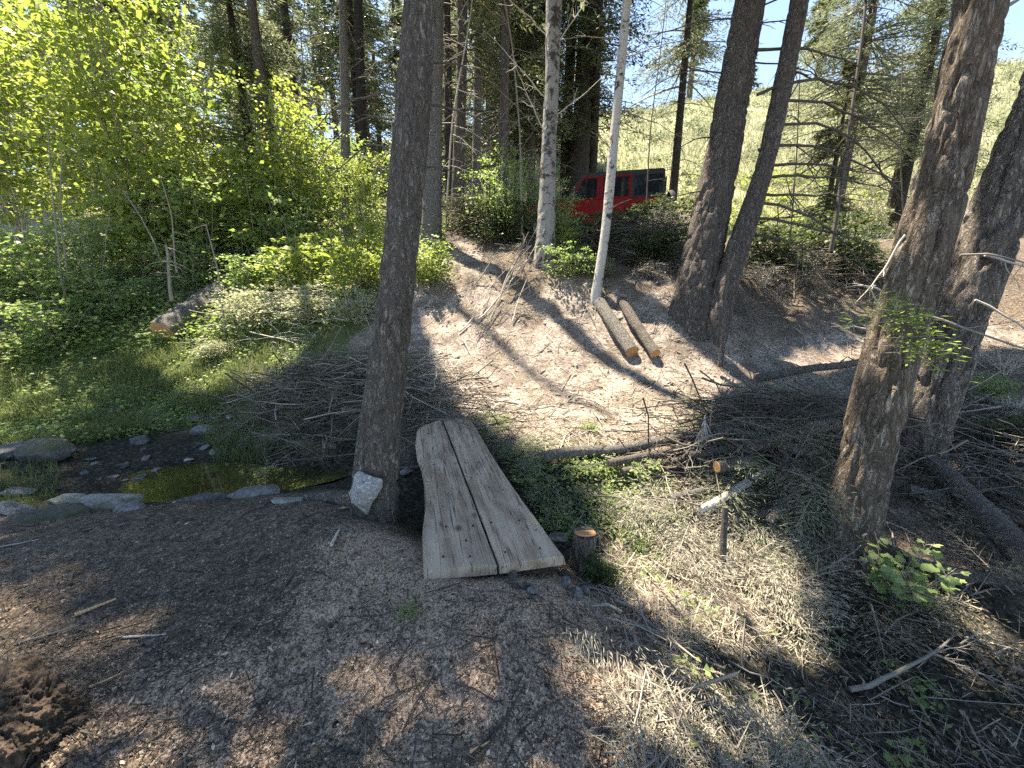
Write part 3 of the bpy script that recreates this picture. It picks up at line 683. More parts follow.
# grey trunk beside the main conifer and other trunks behind the bank: px path, material, top, label
BG = [
 ('conifer_tree', 'pale grey sunlit trunk just right of the leaning main conifer', [(431,245,8.5,21),(433,137,8.4,18),(437,0,8.1,14)], 'bark_pale', 20, dict(z0=8.2, z1=20, R=3.2, nb=230, **SH)),
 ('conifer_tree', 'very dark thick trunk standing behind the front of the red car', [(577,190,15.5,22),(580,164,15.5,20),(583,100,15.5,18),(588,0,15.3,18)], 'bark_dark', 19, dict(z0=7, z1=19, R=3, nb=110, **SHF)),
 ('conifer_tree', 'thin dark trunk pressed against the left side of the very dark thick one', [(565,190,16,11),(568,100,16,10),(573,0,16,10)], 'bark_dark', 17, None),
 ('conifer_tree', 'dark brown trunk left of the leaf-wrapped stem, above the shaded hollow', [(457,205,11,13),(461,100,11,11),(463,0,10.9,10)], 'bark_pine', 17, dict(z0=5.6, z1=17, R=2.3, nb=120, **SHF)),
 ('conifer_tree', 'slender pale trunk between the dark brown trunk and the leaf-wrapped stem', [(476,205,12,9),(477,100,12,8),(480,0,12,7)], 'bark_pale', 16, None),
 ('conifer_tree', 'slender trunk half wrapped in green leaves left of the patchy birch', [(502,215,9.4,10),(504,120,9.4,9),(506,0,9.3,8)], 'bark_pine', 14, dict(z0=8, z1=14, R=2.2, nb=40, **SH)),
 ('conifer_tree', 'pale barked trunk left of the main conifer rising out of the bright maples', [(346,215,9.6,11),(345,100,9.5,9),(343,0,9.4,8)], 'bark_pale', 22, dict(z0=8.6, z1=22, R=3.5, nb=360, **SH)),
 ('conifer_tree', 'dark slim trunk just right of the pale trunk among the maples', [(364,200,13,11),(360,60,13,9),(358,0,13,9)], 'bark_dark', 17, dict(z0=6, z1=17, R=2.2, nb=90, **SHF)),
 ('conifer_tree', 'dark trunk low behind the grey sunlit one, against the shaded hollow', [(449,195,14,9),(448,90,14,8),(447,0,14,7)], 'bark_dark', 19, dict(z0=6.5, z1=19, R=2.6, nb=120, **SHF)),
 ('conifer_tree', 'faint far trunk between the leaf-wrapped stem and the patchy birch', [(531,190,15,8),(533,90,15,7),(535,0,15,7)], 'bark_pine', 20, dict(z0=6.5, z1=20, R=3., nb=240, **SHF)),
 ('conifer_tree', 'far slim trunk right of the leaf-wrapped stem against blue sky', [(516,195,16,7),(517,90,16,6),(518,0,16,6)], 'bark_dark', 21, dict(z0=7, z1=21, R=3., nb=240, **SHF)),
]
for i, (nm, lb, px, mt, top, cr) in enumerate(BG):
    r, b, pts = tree(nm, lb, 'tree', px, mt, top, 24, .05, .09, 3, .9, 50 + i, .25, .6, crn=cr, leafmat='needle_olive' if i % 2 else 'needle_grey')
    ax = axis_of(pts); w = px[0][3]
    for k in range(15):
        z = RG.uniform(b[2] + 1.5, b[2] + 7); x, y = ax(z); a = RG.random() * 6.28
        limb(r, b, A([x, y, z]), (math.cos(a), math.sin(a), RG.uniform(-.3, .3)), RG.uniform(.6, 1.6), .012, (0, 0, -.3), 5, 'twig' if k % 2 else 'twig_dark')
# added fir, put into the thicket so its crown shades the left foreground
X_, Y_ = -6.7, 12.2
r, b, pts = tree('conifer_tree', 'added tall fir for foreground shade, deep in the maple thicket, only slivers of trunk showing between leaves', 'tree',
    [(*[float(v) for v in pix(A([X_, Y_, gz(X_, Y_)]))], 12), (*[float(v) for v in pix(A([X_ + .1, Y_, 9.]))], 10)], 'bark_pine', 25, 20, .08, .08, 3, .9, 77, .3, .3, crn=dict(z0=10., z1=26, R=4.2, nb=480, **SH))

# ------------------------------------------------------------------ far conifers with visible crowns
def conifer(x, y, H, R, label, mat='needle', name='conifer_tree', nb=90, z0f=.12, cl=.19, cw_=.04, droop=.25, tm='bark_dark', tr=None, group=None, shape=.75, ns=12, nk=5, rise=-.1, pale=None):
    b = A([x, y, gz(x, y)]); root = empty(name, b, label, 'tree', group)
    g = G(); tr = tr or .012 * H + .04
    tube(g, [b - A([0, 0, .3]), b + A([0, 0, H * .5]), b + A([0, 0, H])], [tr, tr * .6, .02], 10); g.obj('trunk', M[tm], root, b)
    gf, gl = crown(lambda z: (x, y), b[2] + H * z0f, b[2] + H, R, nb, cl, cw_, droop, False, ns, nk, shape, rise)
    for k in range(16):
        z = b[2] + H * RG.uniform(.06, max(z0f, .2) + .25); a = RG.random() * 6.283; L = R * RG.uniform(.4, .95); d = A([math.cos(a), math.sin(a), RG.uniform(-.1, .25)]); c = curve(A([x, y, z]), d, L, 8, (0, 0, -.35), .05)
        tube(gl, c, np.linspace(.02, .006, 8), 4, None, False)
        for m in range(6):
            i = RG.integers(1, 7); e = unit(unit(d) * .5 + RG.normal(0, .6, 3)); tube(gl, curve(c[i], e, L * RG.uniform(.15, .4), 5, (0, 0, -.3), .08), np.linspace(.009, .004, 5), 3, None, False)
    leafy('crown', gf, gl, mat, 'twig', root, b)
    return root
conifer(-7.6, 12.9, 9.5, 2.5, 'soft feathery grey-green fir rising behind the maples at upper left', 'needle_grey', nb=150, z0f=.05)
conifer(-5.6, 16.5, 14, 2.7, 'dark fir with dense boughs left of the pale barked trunk', 'needle', nb=140, z0f=.1)
conifer(-9.5, 20, 17, 3.2, 'tall dull green fir behind the feathery grey one', 'needle_olive', nb=120, z0f=.1)
conifer(-13.5, 16, 13, 3.2, 'olive fir behind the maples at the far upper left corner', 'needle_olive', nb=140, z0f=.05)
conifer(-3.4, 20, 15, 2.6, 'shaggy fir with sky gaps between the dark fir and main conifer', 'needle_grey', nb=70, z0f=.2)
conifer(-17, 21, 18, 4, 'broad dark fir at the upper left edge behind the olive fir', 'needle', nb=120, z0f=.05)
conifer(-1.2, 24, 17, 2.8, 'thin-crowned fir seen between the grey trunk and dark brown trunk', 'needle_olive', nb=60, z0f=.25)
conifer(.9, 27, 18, 3.0, 'thin-crowned fir seen between the leaf-wrapped stem and patchy birch', 'needle_grey', nb=60, z0f=.3)
conifer(3.2, 17.5, 15, 3.2, 'dark fir hanging ragged boughs above the red car roof', 'needle', nb=110, z0f=.42, droop=.3)
conifer(7.6, 20.5, 15, 3.4, 'grey-green fir hanging feathery boughs between twin conifers and slim birch', 'needle_grey', nb=120, z0f=.36, droop=.3)
conifer(13.2, 17.5, 15, 3.6, 'pale feathery fir on the meadow filling the gap left of the right-hand trunks', 'needle_grey', nb=230, z0f=.24, droop=.3, tm='bark_pine')
conifer(16.6, 18.5, 15, 3.6, 'dense grey-green fir partly hidden by the nearer brown fir', 'needle_grey', nb=150, z0f=.2)
conifer(23.0, 18.0, 14, 3.6, 'pale fir filling the gap above the grey leaning fir at right', 'needle_grey', nb=150, z0f=.12)
conifer(11.2, 15.3, 6, 1.5, 'small bluish fir below the dead limbs on the meadow', 'needle_olive', nb=45, z0f=.02)
conifer(18.5, 21, 14, 3.4, 'grey-green fir seen between and above the two right-hand trunks', 'needle_grey', nb=80, z0f=.15)
conifer(19, 49, 12, 2.8, 'far pine on the crest of the meadow left of the twin conifers', 'needle_olive', nb=70, z0f=.35, cl=.45, cw_=.11, ns=10, nk=4, tm='bark_pine', tr=.35)
conifer(24.5, 49, 7, 2.0, 'small round pine on the meadow crest right beside the twin conifers', 'needle_olive', nb=60, z0f=.1, cl=.45, cw_=.11, ns=10, nk=4, tm='bark_pine', tr=.25)
conifer(33, 50, 13, 3.2, 'tallest far pine on the crest behind the dead limbs', 'needle_olive', nb=80, z0f=.3, cl=.45, cw_=.11, ns=10, nk=4, tm='bark_pine', tr=.35)
conifer(8.5, 50, 13, 3.2, 'far pine on the crest between the very dark trunk and slim birch', 'needle_olive', nb=80, z0f=.2, cl=.45, cw_=.11, ns=10, nk=4, tm='bark_pine', tr=.3)
conifer(2, 48, 11, 3.0, 'far dull pine on the crest left of the patchy birch', 'needle', nb=80, z0f=.1, cl=.45, cw_=.11, ns=10, nk=4, tm='bark_pine', tr=.3)
conifer(-6, 47, 12, 3.4, 'far pine on the crest left of the grey sunlit trunk', 'needle', nb=80, z0f=.1, cl=.45, cw_=.11, ns=10, nk=4, tm='bark_pine', tr=.3)

def far_woods():
    g, gt = G(), G(); rg = np.random.default_rng(5)
    for k in range(66):
        y = rg.uniform(21, 44); x = rg.uniform(-1.25, .13 if y > 30 else .05) * y
        b = A([x, y, gz(x, y)]); H = rg.uniform(9, 17)
        tube(gt, [b - A([0, 0, .3]), b + A([0, 0, H])], [.2, .03], 7)
        gf, _ = crown(lambda z: (x, y), b[2] + H * rg.uniform(.05, .3), b[2] + H, rg.uniform(1.8, 3), 55, .34, .085, .3, False, 9, 4, .75, -.1, False)
        g.add(gf.v and np.concatenate(gf.v), np.concatenate(gf.f[4]), np.concatenate(gf.tn) * .6 + .4 * rg.random())
    tag(g.obj('far_woods', M['needle_grey']), 'hazy mass of far conifers on the slope behind the thicket', 'woods', None, 'stuff')
    tag(gt.obj('far_trunks', M['bark_pine']), 'far trunks within the distant conifer mass', 'woods', None, 'stuff')
far_woods()
# dead sapling leaning in front of the meadow
def dead_sapling(px, label, r=.02, nb=14, mat='twig_dark', bl=.7):
    pts = [PT(*p) for p in px]; b = A([pts[0][0], pts[0][1], gz(pts[0][0], pts[0][1])])
    root = empty('dead_sapling', b, label, 'dead tree'); g = G(); P, R = resample([pts[0] - A([0, 0, .2])] + pts, np.linspace(r * 1.2, r * .5, len(pts) + 1), .06); tube(g, P, R, 7); g.obj('stem', M[mat], root, b)
    for k in range(nb):
        p = P[RG.integers(len(P) // 6, len(P))]; a = RG.random() * 6.28
        limb(root, b, p, (math.cos(a), .4 * math.sin(a), RG.uniform(-.3, .4)), bl * RG.uniform(.4, 1.2), r * .35, (0, 0, -.3), 4, mat, 'dead_branch')
dead_sapling([(833,240,7.2),(846,150,7.2),(862,40,7.2),(868,-20,7.2)], 'thin black dead sapling leaning across the sunny meadow under feathery boughs', .035, 14)
dead_sapling([(790,240,7.8),(797,150,7.8),(800,70,7.8)], 'spindly dead sapling close to the right side of the twin conifers', .018, 14)
dead_sapling([(722,352,5.2),(725,300,5.2),(731,240,5.2)], 'bare broken grey pole standing in front of the twin conifers', .035, 0, 'bark_dead')

dead_sapling([(445,235,9.2),(452,120,9.2),(470,20,9.2),(476,-30,9.2)], 'pale leaning bare sapling in front of the dark brown trunk', .022, 22, 'twig_pale', 1.1)
dead_sapling([(522,225,8.4),(520,130,8.4),(512,40,8.4),(500,-20,8.4)], 'bare grey sapling with twiggy top between leaf-wrapped stem and patchy birch', .02, 24, 'twig', 1.1)
dead_sapling([(490,225,9.8),(488,120,9.8),(494,30,9.8)], 'thin dark dead sapling left of the leaf-wrapped stem', .02, 22, 'twig_dark', 1.)
dead_sapling([(645,235,9.3),(650,130,9.3),(662,40,9.3),(668,-20,9.3)], 'thin dark dead sapling right of the slim birch, over the car roof', .016, 22, 'twig_dark', 1.1)
dead_sapling([(905,250,9.),(900,150,9.),(903,40,9.)], 'dark dead sapling showing between the two right-hand trunks', .018, 18, 'twig_dark', 1.)
dead_sapling([(310,230,10.8),(306,120,10.8),(300,20,10.8)], 'bare dark sapling rising from the maples left of the pale barked trunk', .02, 22, 'twig_dark', 1.2)
dead_sapling([(395,235,10.),(392,120,10.),(385,20,10.)], 'bare grey sapling half hidden by the leaning main conifer', .02, 22, 'twig', 1.1)
# ------------------------------------------------------------------ shrubs and the leafy thicket
def shrub_geo(H, R, nst, nbr, nlf, ls, lw=.75, flat=.5, up=.6, z_lo=.15, stem_r=.012, droop=.15, rs=None):
    """stems + leaves around the origin; branches sit in layered sprays"""
    gs, gl = G(), G(); P, D, N = [], [], []
    for k in range(nst):
        a = RG.random() * 6.283; lean = RG.uniform(.1, .75) * R
        h = H * RG.uniform(.6, 1.)
        c = curve(A([RG.normal(0, .06), RG.normal(0, .06), -.05]), (math.cos(a) * lean, math.sin(a) * lean, h), math.hypot(h, lean), 9, (0, 0, 0), .05)
        tube(gs, c, np.linspace(stem_r, stem_r * .25, 9), 5, None, False)
        for j in range(nbr):
            s = RG.uniform(z_lo, 1); i = min(int(s * 8), 7); p = c[i] + (c[i + 1] - c[i]) * (s * 8 - i)
            b = RG.random() * 6.283; d = A([math.cos(b), math.sin(b), RG.uniform(-.1, .6) * up]); L = R * RG.uniform(.3, .75) * (1.15 - .6 * s)
            c2 = curve(p, d, L, 5, (0, 0, -droop), .07); tube(gs, c2, np.linspace(stem_r * .35, stem_r * .1, 5), 3, None, False)
            t = RG.uniform(.15, 1.05, nlf); q = np.stack([np.interp(t, np.linspace(0, 1, 5), c2[:, m]) for m in range(3)], 1)
            o = RG.normal(0, 1, (nlf, 3)) * A([.22, .22, .07]) * L
            P.append(q + o); dd = o * 1.2 + unit(d) * .12 + RG.normal(0, .08, (nlf, 3)); dd[:, 2] -= .03; D.append(dd)
            N.append(A([0, 0, 1.]) + RG.normal(0, flat, (nlf, 3)))
    P, D, N = np.concatenate(P), np.concatenate(D), np.concatenate(N)
    l = ls * RG.lognormal(-.05, .33, len(P)).clip(.4, 1.9)
    cards(gl, P, D, N, l, l * lw, .12)
    return gs, gl
SHM = {}
def shrub_meshes(key, mat, smat, **kw):
    gs, gl = shrub_geo(**kw); SHM[key] = (gs.mesh('stems', M[smat]), gl.mesh('foliage', M[mat]))
shrub_meshes('maple_a', 'leaf_maple', 'twig', H=4, R=1.9, nst=9, nbr=17, nlf=36, ls=.085)
shrub_meshes('maple_b', 'leaf_maple', 'twig_pale', H=4, R=1.7, nst=8, nbr=16, nlf=36, ls=.08)
shrub_meshes('maple_s', 'leaf_maple', 'twig', H=1.5, R=1.0, nst=8, nbr=11, nlf=26, ls=.075)
shrub_meshes('alder', 'leaf_shrub', 'twig_pale', H=3.2, R=1.6, nst=9, nbr=15, nlf=26, ls=.07)
shrub_meshes('bush', 'leaf_shrub', 'twig', H=1.2, R=1.0, nst=10, nbr=12, nlf=17, ls=.065, z_lo=.1)
shrub_meshes('bush_pale', 'leaf_pale', 'twig_pale', H=1.0, R=.9, nst=10, nbr=11, nlf=22, ls=.05, z_lo=.1)
shrub_meshes('bush_dark', 'leaf_dark', 'twig_dark', H=1.2, R=1.0, nst=11, nbr=12, nlf=26, ls=.065, z_lo=.1)
shrub_meshes('dry', 'leaf_dry', 'twig_pale', H=.8, R=.8, nst=14, nbr=10, nlf=7, ls=.04, lw=.4)
shrub_meshes('herb', 'leaf_shrub', 'twig', H=.35, R=.35, nst=8, nbr=7, nlf=9, ls=.035, z_lo=.3)
def shrub(key, x, y, sc, label, name='shrub', cat='shrub', group=None, sz=1., dz=0.):
    root = empty(name, (x, y, gz(x, y) + dz), label, cat, group, RG.random() * 6.28); root.scale = (sc, sc, sc * sz)
    for m, n in zip(SHM[key], ('stems', 'foliage')):
        o = bpy.data.objects.new(n, m); COL.objects.link(o); o.parent = root
GT = 'leafy shrubs of the thicket on the left bank'
for key, x, y, sc, lb, sz in [
 ('maple_a', -9.2, 10.4, 1.5, 'tallest bright yellow-green maple at the top left corner of the thicket', 1.3),
 ('maple_b', -12., 10.4, 1.4, 'bright maple at the extreme left edge of the thicket', 1.3),
 ('maple_b', -6.7, 10.4, 1.0, 'yellow-green maple directly above the orange-cut log', .8),
 ('maple_a', -5.0, 10.7, .98, 'bright lime maple just left of the pale trunk among the maples', .98),
 ('maple_b', -3.4, 9.7, .62, 'lime maple spray just right of the pale trunk among the maples', 1.),
 ('maple_a', -14.5, 12.5, 1.7, 'tall maple behind the bright one at the extreme left edge', 1.3),
 ('alder', -9.6, 12.8, 1.9, 'dull green alder between the tallest bright maple and the feathery fir', 1.1),
 ('alder', -6.9, 12., 1.0, 'dull green alder filling the gap below the feathery grey fir', 1.),
 ('alder', -4.6, 11.4, 1.1, 'alder in the gap below the dark fir', 1.),
 ('alder', -2.7, 11.8, .75, 'leafy alder low behind the leaning main conifer', 1.),
 ('maple_s', -2.9, 7.7, .9, 'small lime maple on the bank left of the main conifer', .9),
 ('maple_s', -1.55, 7.4, .62, 'little bright maple peeping out right of the main conifer', .9),
 ('maple_s', -4.0, 8.0, 1.1, 'rounded lime shrub below the lime maple, above the brush heap', .8),
 ('alder', -8.7, 8.6, .62, 'pale-stemmed shrub left of the orange-cut log', 1.),
 ('bush', -6.9, 8.9, 1.0, 'leafy green shrub just behind the orange-cut log', .9),
 ('bush', -5.2, 8.4, .9, 'leafy green shrub up the bank to the right of the orange-cut log', .9),
 ('bush_pale', -4.6, 7.4, .95, 'pale dusty shrub on the bank below the rounded lime shrub', .8),
 ('bush_pale', -3.6, 7.2, .95, 'pale dusty shrub above the middle of the brush heap', .7),
 ('bush_pale', -2.6, 6.8, .8, 'pale dusty shrub near the right end of the brush heap', .7),
 ('bush', -7.9, 7.0, .95, 'low fresh-green shrub left of the orange cut end', .8),
 ('bush', -9.6, 8.2, 1.2, 'fresh-green shrub beside the pale stems at the left', 1.),
 ('bush_dark', -8.9, 6.0, .9, 'dark shaded shrub over the grass at the left edge', .8),
 ('bush_dark', -10.4, 6.7, 1.2, 'biggest dark shaded shrub at the left edge', .9),
 ('maple_s', -10.8, 7.6, 1.4, 'lime shrub above the biggest dark shaded shrub', 1.),
 ('bush_pale', -5.0, 6.6, .5, 'low yellow-green shrub right of the orange cut end', .7),
 ('bush', -8.6, 7.9, 1.1, 'rounded fresh-green shrub below the pale bare saplings', .8),
 ('bush', -7.6, 7.9, .9, 'fresh-green shrub between the pale saplings and orange-cut log', .8),
 ('bush', -7.2, 9.9, 1.5, 'tall fresh-green shrub between the white snag and the maples', 1.1),
 ('bush', -5.0, 9.6, 1.3, 'tall fresh-green shrub in front of the lime maple trunk', 1.1),
 ('maple_s', -8.5, 9.7, 1.5, 'broad lime shrub under the tallest maple', 1.1),
 ('maple_s', -6.0, 10., 1.4, 'broad lime shrub under the maple above the orange-cut log', 1.1),
 ('bush_pale', -5.0, 7.6, .6, 'pale small shrub touching the upper end of the orange-cut log', .7)]:
    shrub(key, x, y, sc, lb, 'maple_shrub' if key.startswith('maple') else 'shrub', 'shrub', GT, sz)
for key, px, py, t, sc, lb, sz in [
 ('bush', 572, 285, 6.9, .55, 'green shrub between the feet of the patchy and the slim birch', .9),
 ('maple_s', 566, 262, 7.4, .42, 'yellow-green little bush right of the patchy birch foot', 1.),
 ('bush_dark', 505, 235, 8.6, .85, 'dark leafy shrub left of the patchy birch', 1.),
 ('alder', 507, 215, 9.1, .72, 'tall leafy shrub climbing the leaf-wrapped stem', 1.),
 ('bush_dark', 470, 225, 9.6, .85, 'dark shrub in the shaded hollow behind the bank', .8),
 ('alder', 545, 222, 9.8, .62, 'dark shrub between the patchy birch and the car front', 1.),
 ('bush', 642, 245, 9.6, .62, 'thin green shrub in front of the rear wheel of the car', .9),
 ('bush_dark', 620, 250, 8.9, .85, 'dark low shrub at the bank edge below the car', .8),
 ('bush_dark', 660, 245, 9.4, 1.0, 'dark low shrub left of the twin conifers below the car tail', .8),
 ('bush_dark', 654, 226, 10.0, .85, 'dark shrub right against the rear wheel of the car', .95),
 ('alder', 561, 232, 9.6, .42, 'upright leafy shrub hiding the hood of the car', 1.),
 ('bush', 598, 288, 6.9, .36, 'fresh leafy shrub wrapped round the slim birch foot', .9),
 ('bush', 575, 250, 7.8, .6, 'fresh leafy shrub between patchy birch and car door', 1.),
 ('bush', 800, 262, 8.8, .55, 'fresh green sprig of shrub in front of the dark dead sapling foot', .9),
 ('bush_dark', 596, 262, 8.2, .7, 'dark shrub on the bank lip behind the slim birch foot', .9),
 ('dry', 645, 255, 8.9, 1.2, 'grey twiggy bush on the bank lip below the car door', .9),
 ('dry', 668, 250, 9.0, 1.3, 'grey twiggy bush on the bank lip below the spare wheel', .9),
 ('bush_dark', 655, 285, 7.3, .6, 'dark shrub left of the twin conifer feet above the cut logs', .9),
 ('dry', 800, 280, 7.8, 1.1, 'grey twiggy bush among the dark low shrubs right of the twin conifers', .9),
 ('dry', 760, 300, 7.2, .8, 'grey twiggy bush just right of the twin conifer feet', .7),
 ('bush_dark', 770, 282, 8., 1.05, 'dark low shrub right of the twin conifer feet', .8),
 ('bush_dark', 815, 272, 8.6, 1.2, 'dark low shrub at the foot of the black dead sapling', .8),
 ('bush_dark', 855, 282, 8.2, .95, 'dark low shrub left of the nearer brown fir', .8),
 ('bush', 785, 262, 9.2, .5, 'small fresh shrub behind the dark ones right of the twin conifers', .9),
 ('dry', 835, 262, 9.2, .95, 'grey dry bush at the edge of the meadow left of the brown fir', .9),
 ('dry', 770, 240, 9.6, .8, 'grey dry bush between the twin conifers and black dead sapling', .9),
 ('dry', 690, 245, 9.4, .8, 'grey dry bush behind the thicker twin conifer', .9),
 ('dry', 655, 300, 6.8, .55, 'grey dry bush above the two cut logs on the bank', .6),
 ('bush_dark', 640, 285, 7.2, .45, 'dark leafy bush above the two cut logs on the bank', .8),
 ('bush_dark', 1000, 460, 3.9, .42, 'dark bush behind the fallen logs at the right edge', .8),
 ('bush', 985, 405, 4.6, .36, 'green bush right of the grey leaning fir', .7),
 ('dry', 1000, 385, 5.0, .6, 'dry twiggy bush at the right edge beyond the grey fir', .7),
 ('dry', 1005, 425, 4.3, .5, 'dry twiggy bush in front of the green one at the right edge', .6),
 ('bush_dark', 600, 575, 2.35, .16, 'small dark weed at the foot of the cut stump', .9),
 ('herb', 535, 470, 3.4, .8, 'low green weed right of the plank bridge, far one', .6),
 ('herb', 560, 505, 3.0, .8, 'low green weed right of the plank bridge, near the stump', .6),
 ('herb', 585, 470, 3.4, .7, 'low green weed between bridge and pale grey log', .6),
 ('herb', 640, 480, 3.5, .8, 'low green weed in front of the heap of thin logs', .6),
 ('herb', 668, 515, 3.1, .6, 'low green weed left of the standing dead stick', .6),
 ('herb', 590, 430, 4.1, .5, 'low green weed behind the pale grey log', .6),
 ('herb', 405, 566, 1.75, .22, 'tiny green weed beside the left corner of the bridge', .5),
 ('herb', 580, 745, 1.05, .15, 'tiny green weed at the bottom beside the straw', .5)]:
    p = PT(px, py, t); shrub(key, p[0], p[1], sc, lb, 'shrub' if key != 'herb' else 'weed', 'shrub' if key != 'herb' else 'weed', None, sz)

# the lobed-leaf plant at lower right
def currant():
    c = onG(893, 606); root = empty('currant_plant', c, 'fresh green plant with lobed leaves at the foot of the brown fir', 'plant')
    gs, gl = G(), G(); lob = [(0, -.1), (.35, .0), (.5, .35), (.28, .5), (.22, .95), (0, .8), (-.22, .95), (-.28, .5), (-.5, .35), (-.35, .0)]
    lb = A([(x, y, 0.) for x, y in lob])
    for k in range(13):
        a = RG.random() * 6.28; h = RG.uniform(.15, .5); r = RG.uniform(.05, .24)
        cc = curve(c, (math.cos(a) * r, math.sin(a) * r, h), math.hypot(h, r), 7, (0, 0, 0), .06); tube(gs, cc, np.linspace(.004, .0015, 7), 4)
        for j in range(12):
            s = RG.uniform(.25, 1); p = A([np.interp(s, np.linspace(0, 1, 7), cc[:, m]) for m in range(3)])
            d = unit(A([RG.normal(), RG.normal(), .15])); n = unit(A([0, -.35, 1.]) + RG.normal(0, .35, 3)); n = unit(n - d * (n @ d)); sd = np.cross(d, n)
            p2 = p + d * RG.uniform(.03, .06); tube(gs, [p, (p + p2) / 2 + A([0, 0, .006]), p2], .001, 3, None, False)
            sz = RG.uniform(.035, .07); V = p2 + (sd * lb[:, :1] + d * lb[:, 1:2]) * sz + n * (-.25 * np.abs(lb[:, :1]) * sz)
            ctr = p2 + d * .4 * sz; n_ = len(V); i = np.arange(n_)
            gl.add(np.concatenate([[ctr], V]), np.stack([0 * i, i + 1, (i + 1) % n_ + 1], 1), RG.random())
    gs.obj('stems', M['twig'], root, c); gl.obj('foliage', M['leaf_shrub'], root, c, False)
currant()
# bare pale saplings standing in the thicket
for i, (px, t, lb) in enumerate([([(62,285),(52,190),(48,130)], 7.6, 'pale bare sapling, left one of a close pair at the thicket edge'), ([(68,280),(60,210),(62,150)], 7.7, 'pale bare sapling, right one of a close pair at the thicket edge'),
     ([(175,262),(172,215),(160,175)], 7.9, 'pale broken sapling above the orange-cut log'), ([(170,290),(168,255),(166,245)], 7.4, 'short white snag right behind the orange-cut log'),
     ([(224,320),(218,270),(206,225)], 7.1, 'thin white sapling on the bank right of the orange-cut log'), ([(158,250),(140,215),(122,190)], 8.2, 'slanting pale sapling left of the white snag')]):
    dead_sapling([(x, y, t) for x, y in px], lb, .016 if i not in (3,) else .03, 8, 'twig', .3)

# ------------------------------------------------------------------ plank bridge
def plank(root, base, Lp, Rp, bark_side, seed):
    n, m = 46, 9
    def res(L):
        q = A([PZ(x, y, .03)[:2] for x, y in L]); d = np.r_[0, np.cumsum(np.linalg.norm(np.diff(q, axis=0), axis=1))]; s = np.linspace(0, d[-1], n)
        return np.stack([np.interp(s, d, q[:, k]) for k in (0, 1)], 1)
    Lq, Rq = res(Lp), res(Rp); W = np.linspace(0, 1, m)
    top = Lq[:, None] * (1 - W)[None, :, None] + Rq[:, None] * W[None, :, None]
    wob = .006 * fbm(np.concatenate([top * 5, np.zeros((n, m, 1))], -1), 2, seed)
    zt = .03 + wob + .003 * seed
    edge = np.zeros(m); edge[0] = edge[-1] = -.004
    T = np.concatenate([top, (zt + edge)[..., None]], -1)
    B = T.copy(); B[..., 2] = -.028
    if bark_side < 0: B[:, 0, :2] += (B[:, 1, :2] - B[:, 0, :2]) * -.25
    if bark_side > 0: B[:, -1, :2] += (B[:, -1, :2] - B[:, -2, :2]) * .3
    V = np.concatenate([T.reshape(-1, 3), B.reshape(-1, 3)]); i = np.arange(n - 1)[:, None] * m; j = np.arange(m - 1)[None]
    Q = np.stack([i + j, i + j + 1, i + m + j + 1, i + m + j], -1).reshape(-1, 4); o = n * m
    per = [k * m for k in range(n)][::-1] + list(range(1, m - 1)) + [k * m + m - 1 for k in range(n)] + [(n - 1) * m + k for k in range(m - 2, 0, -1)]
    per = A(per); nx = np.roll(per, -1)
    S = np.stack([per, nx, nx + o, per + o], 1)[:, ::-1]
    g = G(); g.add(V, np.concatenate([Q, Q[:, ::-1] + o, S]))
    pl = g.obj('plank', M['plank'], root, base, False)
    md = pl.modifiers.new('b', 'BEVEL'); md.width = .004; md.segments = 2; md.limit_method = 'ANGLE'; md.angle_limit = 1.0
    for q in pl.data.polygons: q.use_smooth = False
    return pl
def bridge():
    base = A([-.3, 2.9, .03]); root = empty('wooden_footbridge', base, 'two-plank live-edge wooden footbridge across the creek gully', 'footbridge')
    a = plank(root, base, [(425.3,571),(424,546),(423.5,525),(426,504),(424.7,478),(422,464),(418,455),(416,440),(417,430),(421,426),(440,419.5)], [(497,565),(480,520),(463,475),(450,442),(441.4,419.4)], -1, 0)
    b = plank(root, base, [(499.5,565),(482.3,520),(465,475),(452,442),(443,419.4)], [(564,556),(556,547),(535,517),(512,486),(490,452),(478,432),(470,418)], 1, 1)
    for pl, lst in ((a, [(473,525),(446,526),(470,556),(443,556),(455,463),(434,464),(447,430),(428,433),(466,540)]), (b, [(491,522),(519,520),(505,552),(540,548),(465,462),(478,462),(460,430),(470,428),(536,530),(489,487)])):
        for px, py in lst:
            p = PZ(px, py, .036); g = G(); tube(g, [p - A([0, 0, .01]), p + A([0, 0, .0015])], [.0055, .0055], 10); g.obj('screw', M['screw'], pl, base, False)
bridge()

# ------------------------------------------------------------------ stones
def rock_geo(sx, sy, sz, seed, cuts=9, rough=.07, sub=4):
    bm = bmesh.new(); bmesh.ops.create_icosphere(bm, subdivisions=sub, radius=1)
    V = A([v.co[:] for v in bm.verts]); Fc = A([[v.index for v in f.verts] for f in bm.faces]); bm.free()
    rg = np.random.default_rng(seed)
    for k in range(cuts):
        n = unit(rg.normal(0, 1, 3)); d = rg.uniform(.5, .82); q = V @ n - d; V = V - np.maximum(q, 0)[:, None] * n
    V = V * (1 + rough * fbm(V * 2.3, 4, seed % 50)[:, None] + rough * .5 * fbm(V * 9, 3, seed % 40)[:, None]) * A([sx, sy, sz]); return V, Fc
def rock(p, sx, sy, sz, label, mat='rock', seed=1, rz=0., tilt=(0, 0), cuts=13, name='stone', cat='stone', group=None, sink=.34, rough=.13):
    V, Fc = rock_geo(sx, sy, sz, seed, cuts, rough); g = G(); g.add(V, Fc); o = g.obj(name, M[mat])
    o.location = (p[0], p[1], p[2] + sz * (1 - 2 * sink)); o.rotation_euler = (tilt[0], tilt[1], rz)
    return tag(o, label, cat, group)
